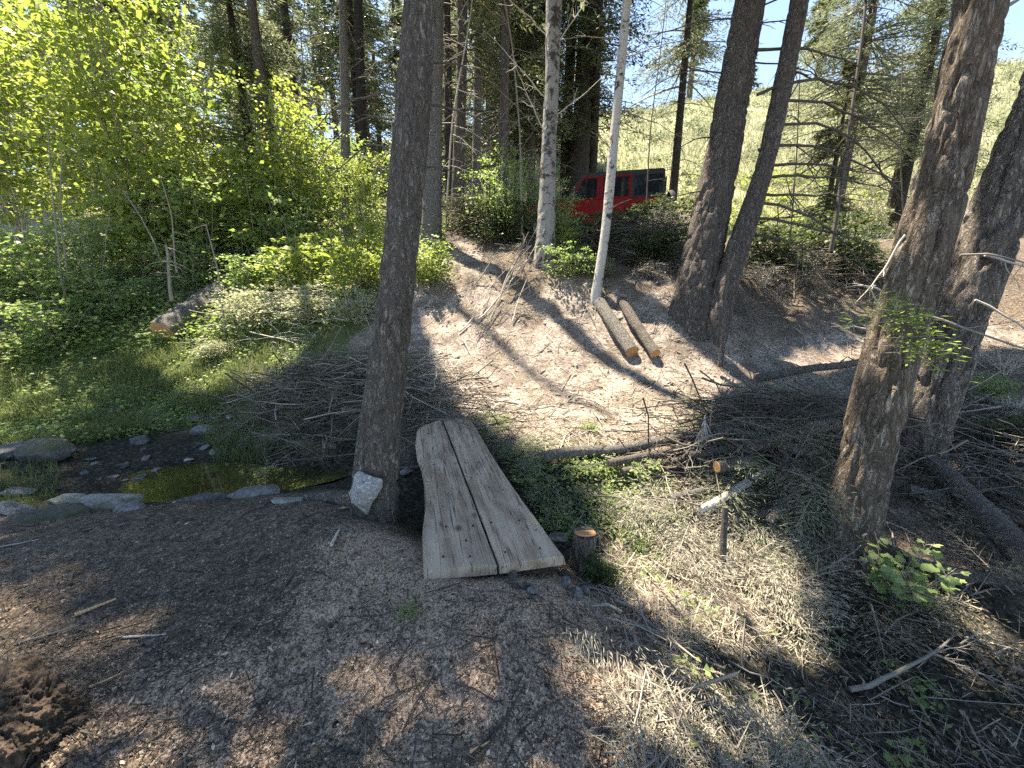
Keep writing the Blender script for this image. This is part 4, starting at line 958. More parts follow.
# pale rock leaning on the conifer foot: an angular wedge
def pale_rock():
    c = PT(366, 494, 2.62); out = [(359,471),(365,473),(372,477),(382,479),(382,486),(378,495),(372,503),(367,515),(361,510),(352,503),(350,493),(353,485),(354,476)]
    g = G(); f = A([PT(x, y, 2.60 + .012 * math.sin(i * 2.1)) for i, (x, y) in enumerate(out)]); ctr = PT(366, 492, 2.53); mid = f * .55 + ctr * .45 + A([0, -.012, 0]); bk = A([PT(x, y, 2.70) for x, y in out]); n = len(out); i = np.arange(n); j = (i + 1) % n
    V = np.concatenate([f, mid, bk, [ctr], [PT(366, 492, 2.72)]])
    Q = np.concatenate([np.stack([i, j, n + j, n + i], 1), np.stack([2 * n + i, 2 * n + j, j, i], 1)]); T = np.concatenate([np.stack([n + i, n + j, 0 * i + 3 * n], 1), np.stack([2 * n + j, 2 * n + i, 0 * i + 3 * n + 1], 1)])
    g.add(V, Q); g.f[3].append(T)
    b = A([c[0], c[1], float(bk[:, 2].min())]); o = g.obj('rock', M['rock_white'], None, b, False)
    s = o.modifiers.new('s', 'SUBSURF'); s.subdivision_type = 'SIMPLE'; s.levels = s.render_levels = 3
    tx = bpy.data.textures.new('rock_rough', 'CLOUDS'); tx.noise_scale = .06
    d = o.modifiers.new('d', 'DISPLACE'); d.texture = tx; d.strength = .022; d.mid_level = .5
    tag(o, 'angular pale white rock leaning against the foot of the main conifer', 'rock')
pale_rock()
for px, py, sx, sy, sz, lb, mt, sd, rz, tl in [
 (96,508,.33,.19,.055,'largest pale flat rock slab at the near edge of the pool','rock_slab',3,.35,(.10,-.05)),
 (66,503,.16,.10,.05,'small pale slab just behind the largest flat slab','rock_slab',4,.2,(.08,.05)),
 (128,510,.12,.07,.035,'thin grey slab touching the right end of the largest flat slab','rock',5,.4,(.05,.1)),
 (40,520,.30,.16,.045,'mossy grey slab left of the largest flat slab','rock_moss',6,.3,(.1,.05)),
 (12,512,.17,.10,.05,'grey slab at the left picture edge beside the mossy slab','rock',7,.1,(.1,0)),
 (18,494,.12,.08,.04,'small grey stone at the left edge above the mossy slab','rock',8,.2,(0,.1)),
 (255,494,.28,.10,.055,'long dark rock ledge along the near side of the pool','rock',9,.28,(.1,.0)),
 (205,500,.30,.09,.05,'low dark ledge left of the long one along the pool','rock_wet',10,.25,(.1,.0)),
 (290,502,.13,.055,.03,'small pale flat stone at the right end of the dark ledge','rock_slab',11,.1,(.05,.0)),
 (262,487,.11,.08,.06,'rounded grey stone on top of the long dark ledge','rock',12,.1,(.05,.0)),
 (45,456,.42,.22,.15,'large mossy dark boulder beside the creek at left','rock_moss',13,.1,(0,0)),
 (8,458,.25,.2,.14,'dark boulder at the left edge beside the mossy one','rock_wet',14,.5,(0,0)),
 (142,442,.13,.10,.07,'dark angular stone standing in the creek grass','rock_wet',15,.2,(.2,.1)),
 (207,433,.17,.12,.10,'largest grey stone in the stone cluster across the pool','rock',16,.3,(.1,.1)),
 (196,420,.13,.09,.06,'grey stone at the top left of the stone cluster','rock',17,.9,(.1,.1)),
 (214,420,.10,.08,.05,'grey stone behind the largest one of the cluster','rock',18,.4,(.0,.1)),
 (230,418,.08,.06,.04,'small pale stone at the top right of the cluster','rock_white',19,.2,(.0,.1)),
 (240,426,.10,.08,.05,'grey stone at the right end of the cluster','rock',20,.7,(.0,.1)),
 (175,431,.09,.07,.04,'mossy stone at the left end of the cluster','rock_moss',21,.7,(.0,.1)),
 (222,429,.06,.05,.04,'smallest grey stone tucked beside the largest of the cluster','rock',22,.7,(.0,.1)),
 (112,412,.12,.09,.06,'mossy stone in the shaded grass behind the creek','rock_moss',23,.1,(.0,.1)),
 (188,461,.06,.04,.02,'little pale stone at the far edge of the water','rock_white',24,.1,(.0,.1)),
 (262,452,.14,.11,.09,'mossy stone at the foot of the brush heap','rock_moss',25,.1,(.0,.1)),
 (298,474,.10,.07,.04,'pale stone in the dark creek under the brush heap','rock_white',26,.1,(.0,.1)),
 (407,472,.09,.06,.04,'grey stone between the main conifer and the bridge','rock',27,.5,(.3,.1)),
 (270,440,.16,.10,.06,'dark flat stone right of the stone cluster','rock_wet',28,.2,(.0,.1)),
 (672,576,.07,.05,.04,'small tan stone in the sunny gully','rock_moss',29,.2,(.0,.1)),
 (555,540,.10,.06,.05,'pale stone block under the right side of the bridge','rock',30,.2,(.0,.1))]:
    rock(onG(px, py), sx, sy, sz, lb, mt, sd * 7 + 1, rz, tl)
for k in range(14):
    px = RG.uniform(505, 590); py = 577 + RG.uniform(0, 22) + (px - 505) * -.02
    s = RG.uniform(.022, .05); p = onG(px, py); rock(p, s, s * .8, s * .7, 'small grey stone wedged under the near end of the bridge', 'rock_moss' if k % 3 else 'rock', 300 + k, RG.random() * 6, (RG.random(), RG.random()), group='stones under the near end of the bridge')
for k in range(34):
    c = [(140,462,60,10),(250,478,40,8),(110,478,40,6),(205,445,50,8)][k % 4]
    s = RG.uniform(.02, .06); p = onG(c[0] + RG.normal(0, c[2] * .6), c[1] + RG.normal(0, c[3] * .6)); rock(p, s * 1.3, s, s * .5, 'small dark stone lying in the muddy creek bed', 'rock_wet' if k % 3 else 'rock', 400 + k, RG.random() * 6, (0, RG.random() * .4), group='stones in the creek bed')

# ------------------------------------------------------------------ logs, stump and sticks
def bk(P, a, R, amp=.09, sd=3, fz=9.):
    q = np.stack([np.cos(a)[None] * 2.2 + 0 * P[:, :1], np.sin(a)[None] * 2.2 + 0 * P[:, :1], np.arange(len(P))[:, None] * .35 + 0 * a[None]], -1)
    return R[:, None] * amp * fbm(q, 3, sd)
def log(p0, p1, r0, r1, label, mat='bark_dead', cut=None, sd=1, bend=.03, cat='log', name='log', stubs=2, group=None, n=18):
    p0, p1 = A(p0, float), A(p1, float); L = np.linalg.norm(p1 - p0); m = max(8, int(L / .035)); s = np.linspace(0, 1, m)[:, None]
    w = np.stack([fbm(np.stack([s[:, 0] * L * 1.5, 0 * s[:, 0] + sd, 0 * s[:, 0]], 1), 2, sd + k) for k in range(3)], 1) * bend * L
    w *= np.sin(np.pi * np.clip(s, 0, 1)) ** .5
    P = p0 + (p1 - p0) * s + w; R = r0 + (r1 - r0) * s[:, 0]
    root = empty(name, p0, label, cat, group); g = G(); tube(g, P, R, n, lambda P, a, R: bk(P, a, R, .1, sd)); g.obj('bark', M[mat], root, p0)
    if cut:
        d = unit(P[0] - P[1]); g2 = G(); tube(g2, [P[0] + d * .001, P[0] + d * .006], [r0 * .93, r0 * .90], 24); g2.obj('cut_end', M[cut], root, p0)
    for k in range(stubs):
        i = RG.integers(2, m - 2); g3 = G(); dd = unit(np.cross(P[i] - P[i - 1], RG.normal(0, 1, 3)) + unit(P[i] - P[i - 1]) * .01); dd[2] = abs(dd[2])
        tube(g3, curve(P[i], dd, R[i] * 1.2 + RG.uniform(.03, .12), 5), np.linspace(R[i] * .3, R[i] * .1, 5), 6); g3.obj('branch_stub', M[mat], root, p0)
def lg(px0, px1, r0, r1, label, lift=.03, upright=0, **k):
    p = []
    for q, r in ((px0, r0), (px1, r1)):
        c = onG(q[0], q[1], r * .8 + lift)
        p.append(c)
    if upright: p[0] = onG(*px0[:2]) - A([0, 0, .05]); p[1] = PT(px1[0], px1[1], float(pix(p[0])[2]))
    log(p[0], p[1], r0, r1, label, **k)
c = onG(163, 333, .14); log(c, A([c[0] + .12, c[1] + 1.5, gz(c[0] + .12, c[1] + 1.5) + .12]), .23, .19, 'thick log with orange cut end lying on the leafy left bank', 'bark_pale', 'cut_orange', 3, .01, stubs=2)
c = onG(632, 352, .10); log(c, onG(599, 303, .06), .098, .10, 'left of two pale logs lying down the bank, round cut end', 'bark_pale', 'cut_orange', 4, .01, stubs=1)
c = onG(655, 354, .08); log(c, onG(621, 300, .05), .075, .075, 'right and thinner of two pale logs lying down the bank', 'bark_dead', 'cut_orange', 5, .01, stubs=2)
lg((545,458,3.72), (700,434,4.0), .045, .05, 'pale grey log lying along the edge of the sunny path', lift=.09, mat='bark_pale', sd=6, stubs=3)
lg((608,464,3.62), (696,447,3.85), .032, .038, 'middle thin log just under the pale grey log', lift=.08, mat='bark_dead', sd=7, stubs=2)
lg((622,472,3.55), (690,459,3.75), .026, .03, 'lowest thin stick of the three beside the sunny path', lift=.07, mat='bark_dead', sd=8, stubs=2)
lg((717,467,3.3), (752,461,3.7), .045, .045, 'short log with pale reddish cut end in the slash heap', lift=0.3, mat='bark_dead', cut='cut_orange', sd=9, stubs=1)
lg((700,510,2.98), (772,470,3.2), .028, .035, 'pale barked pole slanting up into the slash heap', lift=0.16, mat='birch', sd=10, stubs=2)
lg((670,500,3.05), (712,489,3.2), .034, .03, 'short pale log left of the slanting pale pole', lift=0.1, mat='bark_pale', sd=11, stubs=1)
lg((640,520,2.95), (705,488,3.1), .012, .016, 'thin bleached stick lying left of the slanting pole', mat='bark_dead', sd=12, stubs=1)
lg((757,380,5.05), (862,362,4.6), .05, .045, 'sunlit pale log on top of the brush right of the path', lift=0.22, mat='bark_dead', sd=13, stubs=4)
lg((748,448,3.7), (835,425,3.4), .05, .06, 'dark log bridging the slash heap toward the brown fir', lift=0.35, mat='bark_dead', sd=14, stubs=3)
lg((780,480,3.3), (800,415,3.6), .03, .035, 'grey stick standing across the slash heap', lift=0.3, mat='bark_dead', sd=15, stubs=2)
lg((730,415,4.2), (822,398,4.1), .035, .04, 'dark weathered log under the sunlit pale one', mat='bark_dead', sd=16, stubs=3)
lg((722,582), (725,507), .024, .02, 'upright dead stick standing in the sunny gully', upright=1, mat='bark_dead', sd=17, stubs=2)
lg((930,462,3.5), (1030,562,2.75), .075, .09, 'mossy fallen log sloping down at the right edge', lift=0.12, mat='bark_dead', sd=18, stubs=3)
lg((905,490,3.2), (1035,522,2.95), .05, .05, 'dark fallen log crossing under the mossy one at right', lift=0.06, mat='bark_dead', sd=19, stubs=3)
lg((1030,505,3.2), (955,470,3.7), .045, .04, 'thin log behind the mossy one at the right edge', mat='bark_dead', sd=20, stubs=2)
for a, b, r0, r1, lb, l in [((700,425),(815,455),.04,.05,'dark log sloping down toward the brown fir across the slash heap',.28),((735,398),(838,430),.035,.04,'weathered log at the back of the slash heap',.3),((770,520),(812,438),.03,.04,'dark pole leaning against the front of the slash heap',.25),
     ((690,455),(780,440),.03,.035,'dark knotty log in the middle of the slash heap',.22),((800,505),(760,430),.028,.03,'grey pole standing steeply in the slash heap',.3),((715,530),(800,500),.03,.035,'fallen log at the front edge of the slash heap',.05),
     ((905,560),(1030,590),.04,.045,'dark rotting log in front of the fallen logs at right',.03),((950,440),(1030,470),.035,.04,'uppermost thin log of those at the right edge',.1)]:
    lg(a, b, r0, r1, lb, lift=l, mat='bark_dead', sd=int(a[0]), stubs=4, bend=.06)
# stump
def stump():
    t = PT(585, 533, 2.42); b = onG(582, 582); b = A([t[0] - .01, t[1] + .02, gz(t[0], t[1])]); root = empty('tree_stump', b, 'short bark-covered stump with fresh orange cut top beside the bridge', 'stump')
    h = t[2] - b[2]; m = 22; s = np.linspace(-.08 / h, 1, m)[:, None]; P = b + (t - b) * s; R = .07 * (1 + .25 * np.exp(-s[:, 0] * 5)); R[-1] *= .96
    g = G(); tube(g, P, R, 32, lambda P, a, R: bk(P, a, R, .16, 5)); g.obj('bark', M['bark_fir_grey'], root, b)
    g = G(); tube(g, [P[-1] + A([0, 0, .001]), P[-1] + A([0, .002, .008])], [.066, .062], 28); o = g.obj('cut_top', M['cut_orange'], root, b)
    o.data.transform(__import__('mathutils').Matrix.Translation(-Vector(t - b))); o.location = Vector(t - b)
stump()
# rotten stump at the lower left
def rotten():
    p = onG(22, 732); g = G(); rg = np.random.default_rng(3)
    V, Fc = rock_geo(1, 1, 1, 91, 8, .1, 7); S_ = A([.21, .18, .19]); q = V * S_
    d = .075 * fbm(q * A([11, 11, 5]), 8, 6, .66) - .05 * np.abs(fbm(q * A([30, 30, 7]), 5, 16, .6))
    q = q + unit(V) * d[:, None]; g.add(q, Fc, np.clip(.45 + 1.3 * fbm(q * A([40, 40, 12]), 4, 26, .65), 0, 1))
    o = g.obj('rotten_stump', M['rot'], None, None, False); o.location = p + A([0, 0, .02]); tag(o, 'crumbling brown rotten stump at the lower left corner', 'stump')
rotten()
# bleached dead branches heaped at the birch foot
for k in range(20):
    x1 = 462 + k * 4.2 + RG.normal(0, 7); y1 = 335 - k * 3.4 + RG.normal(0, 20)
    p0 = PT(538 + RG.normal(0, 6), 232 + RG.uniform(-12, 25), 7.0); p1 = onG(x1, y1) + A([0, 0, .04]); b = p1
    root = empty('dead_branch', b, 'bleached dead branch leaning in the heap at the patchy birch foot', 'branch', 'dead branches at the birch foot')
    d = p0 - p1; limb(root, b, p1, d + RG.normal(0, .12, 3), float(np.linalg.norm(d)) * RG.uniform(.5, 1.1), RG.uniform(.008, .02), (RG.normal(0, .2), 0, RG.uniform(-.05, .15)), 4, ('twig_pale', 'twig', 'twig')[k % 3], 'stick', .25, .06)
# dead fir top standing in the slash heap
b = onG(706, 440); root = empty('dead_branch', b, 'dead fir top standing in the slash heap, pale twigs fanning down', 'branch')
limb(root, b, PT(706, 445, 3.6), A([.0, 0, 1]), .45, .010, (0, 0, 0), 3, 'twig', 'stick')
for x, y in ((686,470),(700,478),(716,470),(724,458),(692,455),(708,484)):
    q = PT(x, y, 3.35) - PT(705, 418, 3.55); limb(root, b, PT(705, 415 + RG.uniform(0, 10), 3.55), q, float(np.linalg.norm(q)), .007, (0, 0, -.08), 6, 'twig_pale', 'stick', .4)
for (x0, y0), (x1, y1), r, lb in [((650,560),(735,610),.012,'grey forked branch across the sunny gully, upper one'),((615,600),(700,660),.010,'long bent branch along the near edge of the sunny gully'),((760,610),(870,560),.012,'forked branch pointing at the brown fir foot'),
     ((850,690),(960,650),.014,'thick dead branch in the dark gully at lower right'),((720,720),(830,765),.009,'bleached branch over the straw at the bottom right of centre'),((900,640),(1010,700),.010,'crooked dead branch below the lobed-leaf plant'),
     ((740,560),(800,480),.012,'branch leaning up out of the gully into the slash'),((930,600),(1020,580),.012,'dead branch in front of the fallen logs at right')]:
    a, b = onG(x0, y0, .03), onG(x1, y1, .06); d = b - a; root = empty('dead_branch', a, lb, 'branch'); limb(root, a, a, d, float(np.linalg.norm(d)), r, (0, 0, .05), 7, 'twig', 'stick', .5, .09)
# single twigs and splinters on the dark ground
for (x0, y0), (x1, y1), r, lb, mt in [((76,618),(118,602),.010,'torn pale splinter of wood on the dark ground at left','cut_pale'),((118,640),(165,636),.006,'long flat pale wood sliver on the dark mulch','twig_pale'),
     ((332,548),(340,532),.011,'grey stub of bark lying left of the sawdust patch','twig_pale'),((90,690),(122,675),.005,'thin pale splinter near the rotten stump','cut_pale'),
     ((15,648),(80,628),.005,'long grey twig above the rotten stump','twig'),((30,640),(70,610),.004,'dark straight twig above the rotten stump','twig'),
     ((40,755),(60,742),.005,'pale splinter at the bottom beside the rotten stump','twig_pale'),((280,688),(305,683),.005,'dark curved twig on the sawdust, bottom centre','twig_dark'),
     ((350,626),(400,612),.004,'dark twig across the ground left of the bridge corner','twig_dark'),((255,590),(278,580),.007,'dark bark strip in the middle of the mulch','twig_dark'),
     ((470,758),(490,745),.006,'pale chip of wood at the bottom centre','cut_pale'),((660,735),(663,705),.006,'pale upright stick in the straw at the bottom','twig_pale'),
     ((640,712),(676,760),.006,'pale stick lying across the straw at the bottom','twig_pale'),((1,548),(40,540),.005,'pale bent twig beside the mossy slab','twig_pale')]:
    a, b = onG(x0, y0), onG(x1, y1); a = a + A([0, 0, r]); b = b + A([0, 0, r * 1.2]); g = G(); c = curve(a, b - a, float(np.linalg.norm(b - a)), 8, (0, 0, 0), .03); tube(g, c, np.linspace(r, r * .5, 8), 5)
    tag(g.obj('wood_splinter' if 'pale' in mt or 'cut' in mt else 'twig', M[mt], None, a), lb, 'twig' if mt in ('twig', 'twig_dark') else 'splinter')
g = G(); p = onG(338, 510) + A([0, 0, .012]); cards(g, A([p]), A([[1, .15, .02]]), A([[0, -.2, 1.]]), .07, .03, .1); tag(g.obj('leaf', M['leaf_pale'], None, p), 'single pale green fallen leaf at the foot of the main conifer', 'leaf')

# ------------------------------------------------------------------ the red off-road car up on the road
def car():
    yaw = math.radians(165)                      # local +x is forward
    c = A([2.4, 13.0]); z = gz(*c) + .0
    root = empty('parked_car', (c[0], c[1], z), 'red boxy off-road car with dark windows parked behind the birches', 'car', None, yaw)
    def put(me_name, bm, mat, parent=None, bev=.03):
        if bev:
            bmesh.ops.bevel(bm, geom=[e for e in bm.edges if e.calc_face_angle(0) > .5], offset=bev, segments=2, affect='EDGES')
        bmesh.ops.recalc_face_normals(bm, faces=bm.faces)
        me = bpy.data.meshes.new(me_name); bm.to_mesh(me); bm.free(); me.materials.append(M[mat])
        o = bpy.data.objects.new(me_name, me); COL.objects.link(o); o.parent = parent or root; return o
    def prism(prof, y0, y1, inset=0.):            # profile in x, z; inset narrows the top (tumblehome)
        bm = bmesh.new(); zs = [p[1] for p in prof]; z0, z1 = min(zs), max(zs)
        def sh(y, z): return y - math.copysign(inset * (z - z0) / (z1 - z0 + 1e-6), y)
        a = [bm.verts.new((x, sh(y0, zz), zz)) for x, zz in prof]; b = [bm.verts.new((x, sh(y1, zz), zz)) for x, zz in prof]; n = len(prof)
        bm.faces.new(a[::-1]); bm.faces.new(b)
        for i in range(n): bm.faces.new((a[i], a[(i + 1) % n], b[(i + 1) % n], b[i]))
        return bm
    put('body', prism([(-2.05,.55),(-2.05,1.12),(.62,1.14),(.75,1.16),(1.95,1.08),(2.02,.95),(2.02,.55)], -.76, .76), 'red')
    put('roof', prism([(-2.03,1.13),(-1.97,1.82),(-1.9,1.86),(.12,1.86),(.25,1.82),(.66,1.16)], -.74, .74, .07), 'black')
    put('windshield', prism([(.30,1.77),(.67,1.20),(.69,1.20),(.32,1.78)], -.64, .64, .05), 'glass', bev=0)
    for s in (-1, 1):
        def side(x0, x1, z0, z1, t0, t1, name, mat, parent=None, out=.0, slant=0.):
            y = .76 + out
            bm = prism([(x0, z0), (x1, z0), (x1 - slant, z1), (x0, z1)], s * (y - .03), s * y)
            k = .07 / .73
            for v in bm.verts:
                if v.co.z > 1.14: v.co.y -= s * ((v.co.z - 1.13) * k + .02)
            return put(name, bm, mat, parent, .008)
        for x0, x1 in ((-.25, .58), (-1.12, -.28)):
            d = side(x0, x1, .60, 1.135, 0, 0, 'door', 'red', None, .012)
            side(x0 + .06, x0 + .2, .98, 1.02, 0, 0, 'handle', 'black', d, .035)
            # red window frame around dark glass
            w = side(x0, x1, 1.15, 1.75, 0, 0, 'window_frame', 'red', d, .012, .36 if x0 > -.3 else 0.)
            side(x0 + .07, x1 - .08, 1.19, 1.70, 0, 0, 'window', 'glass', d, .02, .31 if x0 > -.3 else 0.)
        side(-1.93, -1.2, 1.19, 1.72, 0, 0, 'rear_window', 'glass', None, .02)
        for x in (-1.42, 1.38):
            bm = bmesh.new(); a = np.linspace(0, math.pi, 13); o_ = [(x + .52 * math.cos(t), .48 + .46 * math.sin(t)) for t in a]; i_ = [(x + .44 * math.cos(t), .48 + .38 * math.sin(t)) for t in a]
            V = [[bm.verts.new((p[0], s * y, p[1])) for p in q] for y in (.70, .93) for q in (o_, i_)]
            for k in range(12):
                for a_, b_ in ((0, 2), (1, 3), (2, 3), (0, 1)): bm.faces.new((V[a_][k], V[a_][k + 1], V[b_][k + 1], V[b_][k]))
            for k in (0, 12): bm.faces.new((V[0][k], V[1][k], V[3][k], V[2][k]))
            put('wheel_arch', bm, 'black', None, 0)
            wheel(root, (x, s * .78, .40), (0, 1, 0))
        bm = bmesh.new(); bmesh.ops.create_cube(bm, size=1); [setattr(v, 'co', Vector((v.co.x * .1 + .52, v.co.y * .2 + s * .92, v.co.z * .16 + 1.22))) for v in bm.verts]; put('mirror', bm, 'black', None, .02)
        bm = bmesh.new(); bmesh.ops.create_cube(bm, size=1); [setattr(v, 'co', Vector((v.co.x * .07 - 2.07, v.co.y * .12 + s * .68, v.co.z * .2 + .95))) for v in bm.verts]; put('tail_light', bm, 'lamp', None, .01)
        bm = bmesh.new(); bmesh.ops.create_uvsphere(bm, u_segments=16, v_segments=10, radius=.1); [setattr(v, 'co', Vector((v.co.x * .4 + 2.03, v.co.y + s * .5, v.co.z + .88))) for v in bm.verts]; put('headlight', bm, 'glass', None, 0)
    for x in (-2.14, 2.14):
        bm = bmesh.new(); bmesh.ops.create_cube(bm, size=1); [setattr(v, 'co', Vector((v.co.x * .16 + x, v.co.y * 1.5, v.co.z * .18 + .52))) for v in bm.verts]; put('bumper', bm, 'black', None, .03)
    bm = bmesh.new(); bmesh.ops.create_cube(bm, size=1); [setattr(v, 'co', Vector((v.co.x * .02 - 2.03, v.co.y * 1.1, v.co.z * .46 + 1.46))) for v in bm.verts]; put('rear_glass', bm, 'glass', None, .005)
    wheel(root, (-2.22, .05, 1.0), (1, 0, 0), 'spare_wheel')
def wheel(root, p, ax, name='wheel'):
    p = A(p); ax = A(ax, float); a = np.linspace(-1, 1, 7); R = [.30, .37, .40, .40, .40, .37, .30]
    g = G(); tube(g, [p + ax * k * .125 for k in a], R, 28, lambda P, an, r: np.where(r[:, None] > .38, .008 * np.sign(np.sin(an[None] * 24)), 0)); w = g.obj(name, M['rubber'], root)
    g = G(); tube(g, [p - ax * .13, p + ax * .13], [.215, .215], 20); g.obj('rim', M['rim'] if name == 'wheel' else M['black'], w)
car()

# ------------------------------------------------------------------ loose stuff on the ground
def sample(poly, n, box, pw=2.2):
    xs = []; tot = 0; it = 0
    while tot < n and it < 60:
        it += 1; m = 20000
        # density falls with distance like the picture's area does
        u = RG.random(m); a, b = box[2] + .4, box[3] + .4; k = 1 - pw
        y = (a ** k + u * (b ** k - a ** k)) ** (1 / k) - .4; x = RG.uniform(-1, 1, m) * np.minimum((y + .4) * 1.5, 14)
        o = (x > box[0]) & (x < box[1]); x, y = x[o], y[o]
        z = Z0(x, y); px, py, f = pix(np.stack([x, y, z], 1))
        o = inpoly(px, py, poly) if poly else np.ones(len(x), bool)
        q = np.stack([x[o], y[o]], 1); xs.append(q); tot += len(q)
    q = np.concatenate(xs)[:n]
    return np.stack([q[:, 0], q[:, 1], Z(q[:, 0], q[:, 1])], 1)
def hdir(n, tilt=.15):
    a = RG.random(n) * 6.283; return np.stack([np.cos(a), np.sin(a), RG.normal(0, tilt, n)], 1)
def slope_n(p):
    e = .03; zx = (Z0(p[:, 0] + e, p[:, 1]) - Z0(p[:, 0] - e, p[:, 1])) / (2 * e); zy = (Z0(p[:, 0], p[:, 1] + e) - Z0(p[:, 0], p[:, 1] - e)) / (2 * e)
    return unit(np.stack([-zx, -zy, np.ones(len(p))], 1))
def lay(p, tilt=.2):
    n = slope_n(p); d = hdir(len(p), 0); d = unit(d - n * (d * n).sum(1, keepdims=True) + n * RG.normal(0, tilt, (len(p), 1))); return d, n
FGP = [(-300,500),(340,500),(420,560),(570,590),(660,680),(790,900),(-300,900)]
def stuff(g, name, mat, label, cat): tag(g.obj(name, M[mat]), label, cat, None, 'stuff')
# fresh pale chips thin out away from the sawdust
g = G(); p = sample(FGP, 52000, (-3.4, 1.6, .75, 3.3)); q = np.stack([p[:, 0], p[:, 1], 0 * p[:, 0]], 1)
f = field(SAW, p[:, 0], p[:, 1], q); k = RG.random(len(p)) < (.03 + .97 * f ** 1.6) * (.35 + .65 * (fbm(q * 5, 3, 77) > -.1)); p = p[k]; d, n = lay(p, .35)
L = RG.lognormal(math.log(.0062), .5, len(p)).clip(.002, .022); cards(g, p + A([0, 0, .002]), d, n + RG.normal(0, .4, d.shape), L, L * RG.uniform(.25, .8, len(p)), .2, RG.random(len(p)) ** 1.3)
p = sample(FGP, 120, (-3.4, 1.6, .75, 3.3)); d, n = lay(p, .2); L = RG.uniform(.02, .05, len(p)); cards(g, p + n * .004, d, n + RG.normal(0, .3, d.shape), L, L * RG.uniform(.12, .4, len(p)), .2)
stuff(g, 'wood_chips', 'chip', 'pale wood chips and sawdust strewn over the near ground', 'wood chips')
g = G(); p = sample(FGP, 42000, (-3.4, 1.6, .75, 3.3)); p = p[RG.random(len(p)) < .25 + .75 * (fbm(p * A([3.5, 3.5, 0]), 3, 78) > -.08)]; d, n = lay(p, .4)
L = RG.lognormal(math.log(.008), .5, len(p)).clip(.003, .03); cards(g, p + A([0, 0, .002]), d, n + RG.normal(0, .5, d.shape), L, L * RG.uniform(.2, .7, len(p)), .3)
p = sample(FGP, 260, (-3.4, 1.6, .75, 3.3)); d, n = lay(p, .3); L = RG.uniform(.015, .05, len(p)); cards(g, p + n * .004, d, n + RG.normal(0, .3, d.shape), L, L * RG.uniform(.3, .6, len(p)), .25)
stuff(g, 'bark_mulch', 'mulch', 'dark bark crumbs covering the near ground', 'mulch')
g = G(); p = sample(FGP, 2600, (-3.4, 1.6, .75, 3.3)); d, n = lay(p, .12); L = RG.lognormal(math.log(.06), .55, len(p)).clip(.02, .3); sticks(g, p + n * .004, d, L, .0012 + .012 * L)
stuff(g, 'twigs', 'twig_dark', 'dark little twigs scattered over the near ground', 'twigs')
g = G(); p = sample(FGP, 700, (-3.4, 1.6, .75, 3.3))
for k, q in enumerate(p):
    sz = RG.lognormal(math.log(.006), .5); V, Fc = rock_geo(sz, sz * .8, sz * .6, 900 + k, 6, .1, 1); g.add(V + q + A([0, 0, sz * .3]), Fc, RG.random())
stuff(g, 'soil_clods', 'mulch', 'little soil clods and pebbles on the near ground', 'clods')
g = G(); p = sample(FGP, 9000, (-3.4, 1.6, .75, 3.3)); p = p[fbm(p * A([2.6, 2.6, 0]), 3, 88) > .08]; d, n = lay(p, .2); L = RG.uniform(.02, .06, len(p)); cards(g, p + n * .004, d, n + RG.normal(0, .4, d.shape), L, .0016, .05)
p = np.stack([RG.uniform(-1.0, .2, 400), RG.uniform(1.8, 4.2, 400), np.full(400, .038)], 1); d = hdir(400, .02); L = RG.lognormal(math.log(.012), .6, 400).clip(.003, .05); px_, py_, _ = pix(p); k = inpoly(px_, py_, [(428,560),(428,500),(420,445),(442,423),(468,423),(520,500),(555,552)]); cards(g, p[k], d[k], A([0, 0, 1.]) + 0 * d[k], L[k], .0016 + .12 * L[k], .05)
stuff(g, 'needle_litter', 'needle_brown', 'brown fallen needles in drifts on mulch and planks', 'needles')
# sunny path and bank: needles, straw, small sticks
PATH = [(415,420),(430,240),(520,255),(600,290),(690,300),(760,340),(1030,290),(1030,350),(860,370),(720,410),(690,470),(560,470)]
g = G(); p = sample(PATH, 42000, (-2, 12, 3.3, 9), 1.6); d, n = lay(p, .3); L = RG.lognormal(math.log(.036), .65, len(p)).clip(.01, .25); cards(g, p + n * .004, d, n + RG.normal(0, .4, d.shape), L, .002 + .018 * L, .1)
stuff(g, 'dry_litter', 'straw', 'dry straw and needles over the sunny path and bank', 'litter')
g = G(); p = sample(PATH, 1500, (-2, 12, 3.3, 9), 1.6); d, n = lay(p, .12); L = RG.lognormal(math.log(.16), .6, len(p)).clip(.05, .8); sticks(g, p + n * .01, d, L, .002 + .010 * L)
p = sample(PATH, 2500, (-2, 12, 3.3, 9), 1.6); d, n = lay(p, .3); L = RG.lognormal(math.log(.03), .5, len(p)).clip(.012, .1); sticks(g, p + n * .004, d, L, L * .18)
stuff(g, 'bank_twigs', 'twig', 'grey twigs and crumbs lying over path and bank', 'twigs')
# gully right of the bridge: straw, grass, slash
GUL = [(500,430),(560,455),(700,455),(720,540),(840,640),(1030,620),(1030,900),(690,900),(640,690),(590,610),(575,560),(520,500)]
GSUN = [(590,500),(700,470),(740,540),(835,640),(800,670),(690,650),(600,590)]
def dry(p): return p[(field(MUD, p[:, 0], p[:, 1], p * A([1, 1, 0])) < .55) | (RG.random(len(p)) < .4)]
GLOW = [(600,680),(700,690),(780,740),(820,900),(640,900)]
g = G()
for poly, nn in ((GUL, 8000), (GSUN, 9000), (GLOW, 8000)):
    p = dry(sample(poly, nn, (-.6, 4, .7, 4.4))); d, n = lay(p, .45); L = RG.lognormal(math.log(.06), .55, len(p)).clip(.02, .25); cards(g, p + n * .006, d, n + RG.normal(0, .5, d.shape), L, .002 + .018 * L, .1)
stuff(g, 'dry_grass', 'straw', 'flattened dry grass and straw in the gully right of the bridge', 'dry grass')
g = G()
